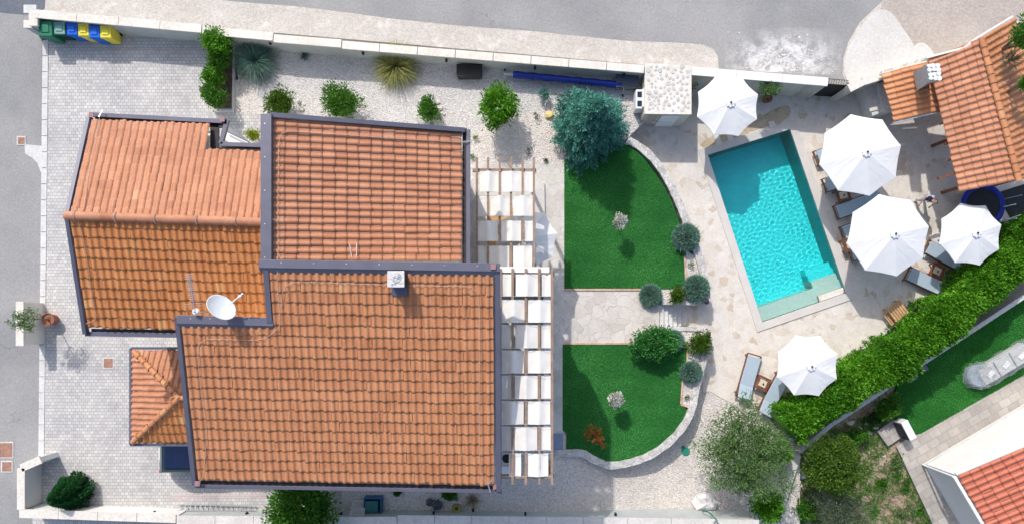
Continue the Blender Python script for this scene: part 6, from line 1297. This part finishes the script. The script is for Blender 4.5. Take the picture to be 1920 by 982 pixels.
ft = W(1722, 373, TZ); per = root('person', Vector((ft.x, ft.y, TZ)), 'person in navy shirt and pale trousers walking beside the lower large parasol', 'person'); per.rotation_euler = (0, 0, R(-28))
# local frame: the person walks towards -y, leaning forward
J = [(0, -.14, .95), (0, -.22, 1.12), (0, -.33, 1.32), (0, -.38, 1.42), (0, -.43, 1.50), (0, -.48, 1.60),       # pelvis, waist, chest, neck base, neck, head
     (-.10, -.14, .88), (-.11, -.22, .50), (-.11, -.10, .10), (-.11, -.24, .05),                                  # right leg
     (.10, -.12, .88), (.11, .02, .50), (.12, .20, .16), (.12, .10, .05),                                          # left leg
     (-.19, -.35, 1.38), (-.27, -.38, 1.10), (-.25, -.58, .95), (.19, -.34, 1.38), (.27, -.26, 1.10), (.27, -.38, .88)]
E = [(0, 1), (1, 2), (2, 3), (3, 4), (4, 5), (0, 6), (6, 7), (7, 8), (8, 9), (0, 10), (10, 11), (11, 12), (12, 13), (2, 14), (14, 15), (15, 16), (2, 17), (17, 18), (18, 19)]
RR = [(.14, .11), (.13, .10), (.16, .11), .07, .052, .085, .085, .058, .040, .035, .085, .058, .040, .035, .055, .042, .030, .055, .042, .030]
skin('body', J, E, RR, SKIN, per, 2)
skin('shirt', [J[0], J[1], J[2], J[3], J[14], (-.25, -.37, 1.2), J[17], (.25, -.29, 1.2)], [(0, 1), (1, 2), (2, 3), (2, 4), (4, 5), (2, 6), (6, 7)], [(.155, .125), (.15, .12), (.175, .128), .085, .072, .060, .072, .060], NAVY, per)
skin('trousers', [J[0], J[6], J[7], (-.11, -.12, .16), J[10], J[11], (.12, .17, .22)], [(0, 1), (1, 2), (2, 3), (0, 4), (4, 5), (5, 6)], [(.158, .13), .105, .078, .062, .105, .078, .062], TROU, per)
skin('shoe', [J[8][:2]+(.06,), J[9][:2]+(.04,)], [(0, 1)], [.055, .048], SHOE, per, 1); skin('shoe', [(.12, .19, .10), (.12, .08, .05)], [(0, 1)], [.055, .048], SHOE, per, 1)
hd = Vector(J[5])
M().blob(hd, (.082, .10, .115), 16, 12, .0).build('head', SKIN, per, smooth=True); M().blob(hd+Vector((0, .018, .022)), (.088, .098, .108), 16, 10, .03, 3).build('hair', HAIR, per, smooth=True)
fc = hd+Vector((0, -.098, -.01)); M().blob(fc+Vector((0, -.008, -.01)), (.014, .02, .022), 8, 6, 0).build('nose', SKIN, per, smooth=True)
for s in (-1, 1): M().blob(fc+Vector((s*.032, .012, .02)), (.012, .008, .008), 8, 6, 0).build('eye', BLACK, per); M().blob(hd+Vector((s*.086, .01, -.005)), (.012, .022, .03), 8, 6, 0).build('ear', SKIN, per, smooth=True)
M().box(fc+Vector((0, .006, -.045)), (.045, .01, .008)).build('mouth', plain('lips', (.40, .16, .13), .6, .05), per)
for si, (w_, sgn) in enumerate((((-.25, -.58, .95), -1), ((.27, -.38, .88), 1))):
    w_ = Vector(w_); d = Vector((0, -.55, -.83)).normalized(); sx = Vector((1, 0, 0)); nn_ = d.cross(sx)
    pj = [w_, w_+d*.05, w_+d*.09]; js = [tuple(p) for p in pj]; es_2 = [(0, 1), (1, 2)]; rr_ = [.026, (.036, .016), (.040, .015)]
    for k, (off, ln) in enumerate(((-.030, .070), (-.010, .082), (.010, .076), (.030, .058))):
        b = len(js); a1 = w_+d*.095+sx*off; a2 = a1+d*ln*.5+nn_*.006; a3 = a1+d*ln*.85+nn_*.026; js += [tuple(a1), tuple(a2), tuple(a3)]; es_2 += [(2, b), (b, b+1), (b+1, b+2)]; rr_ += [.0095, .0088, .0075]
    b = len(js); t1 = w_+d*.045-sx*sgn*.035+nn_*.01; t2 = t1+d*.035-sx*sgn*.02; js += [tuple(t1), tuple(t2)]; es_2 += [(1, b), (b, b+1)]; rr_ += [.012, .009]
    skin('hand', js, es_2, rr_, SKIN, per, 1)
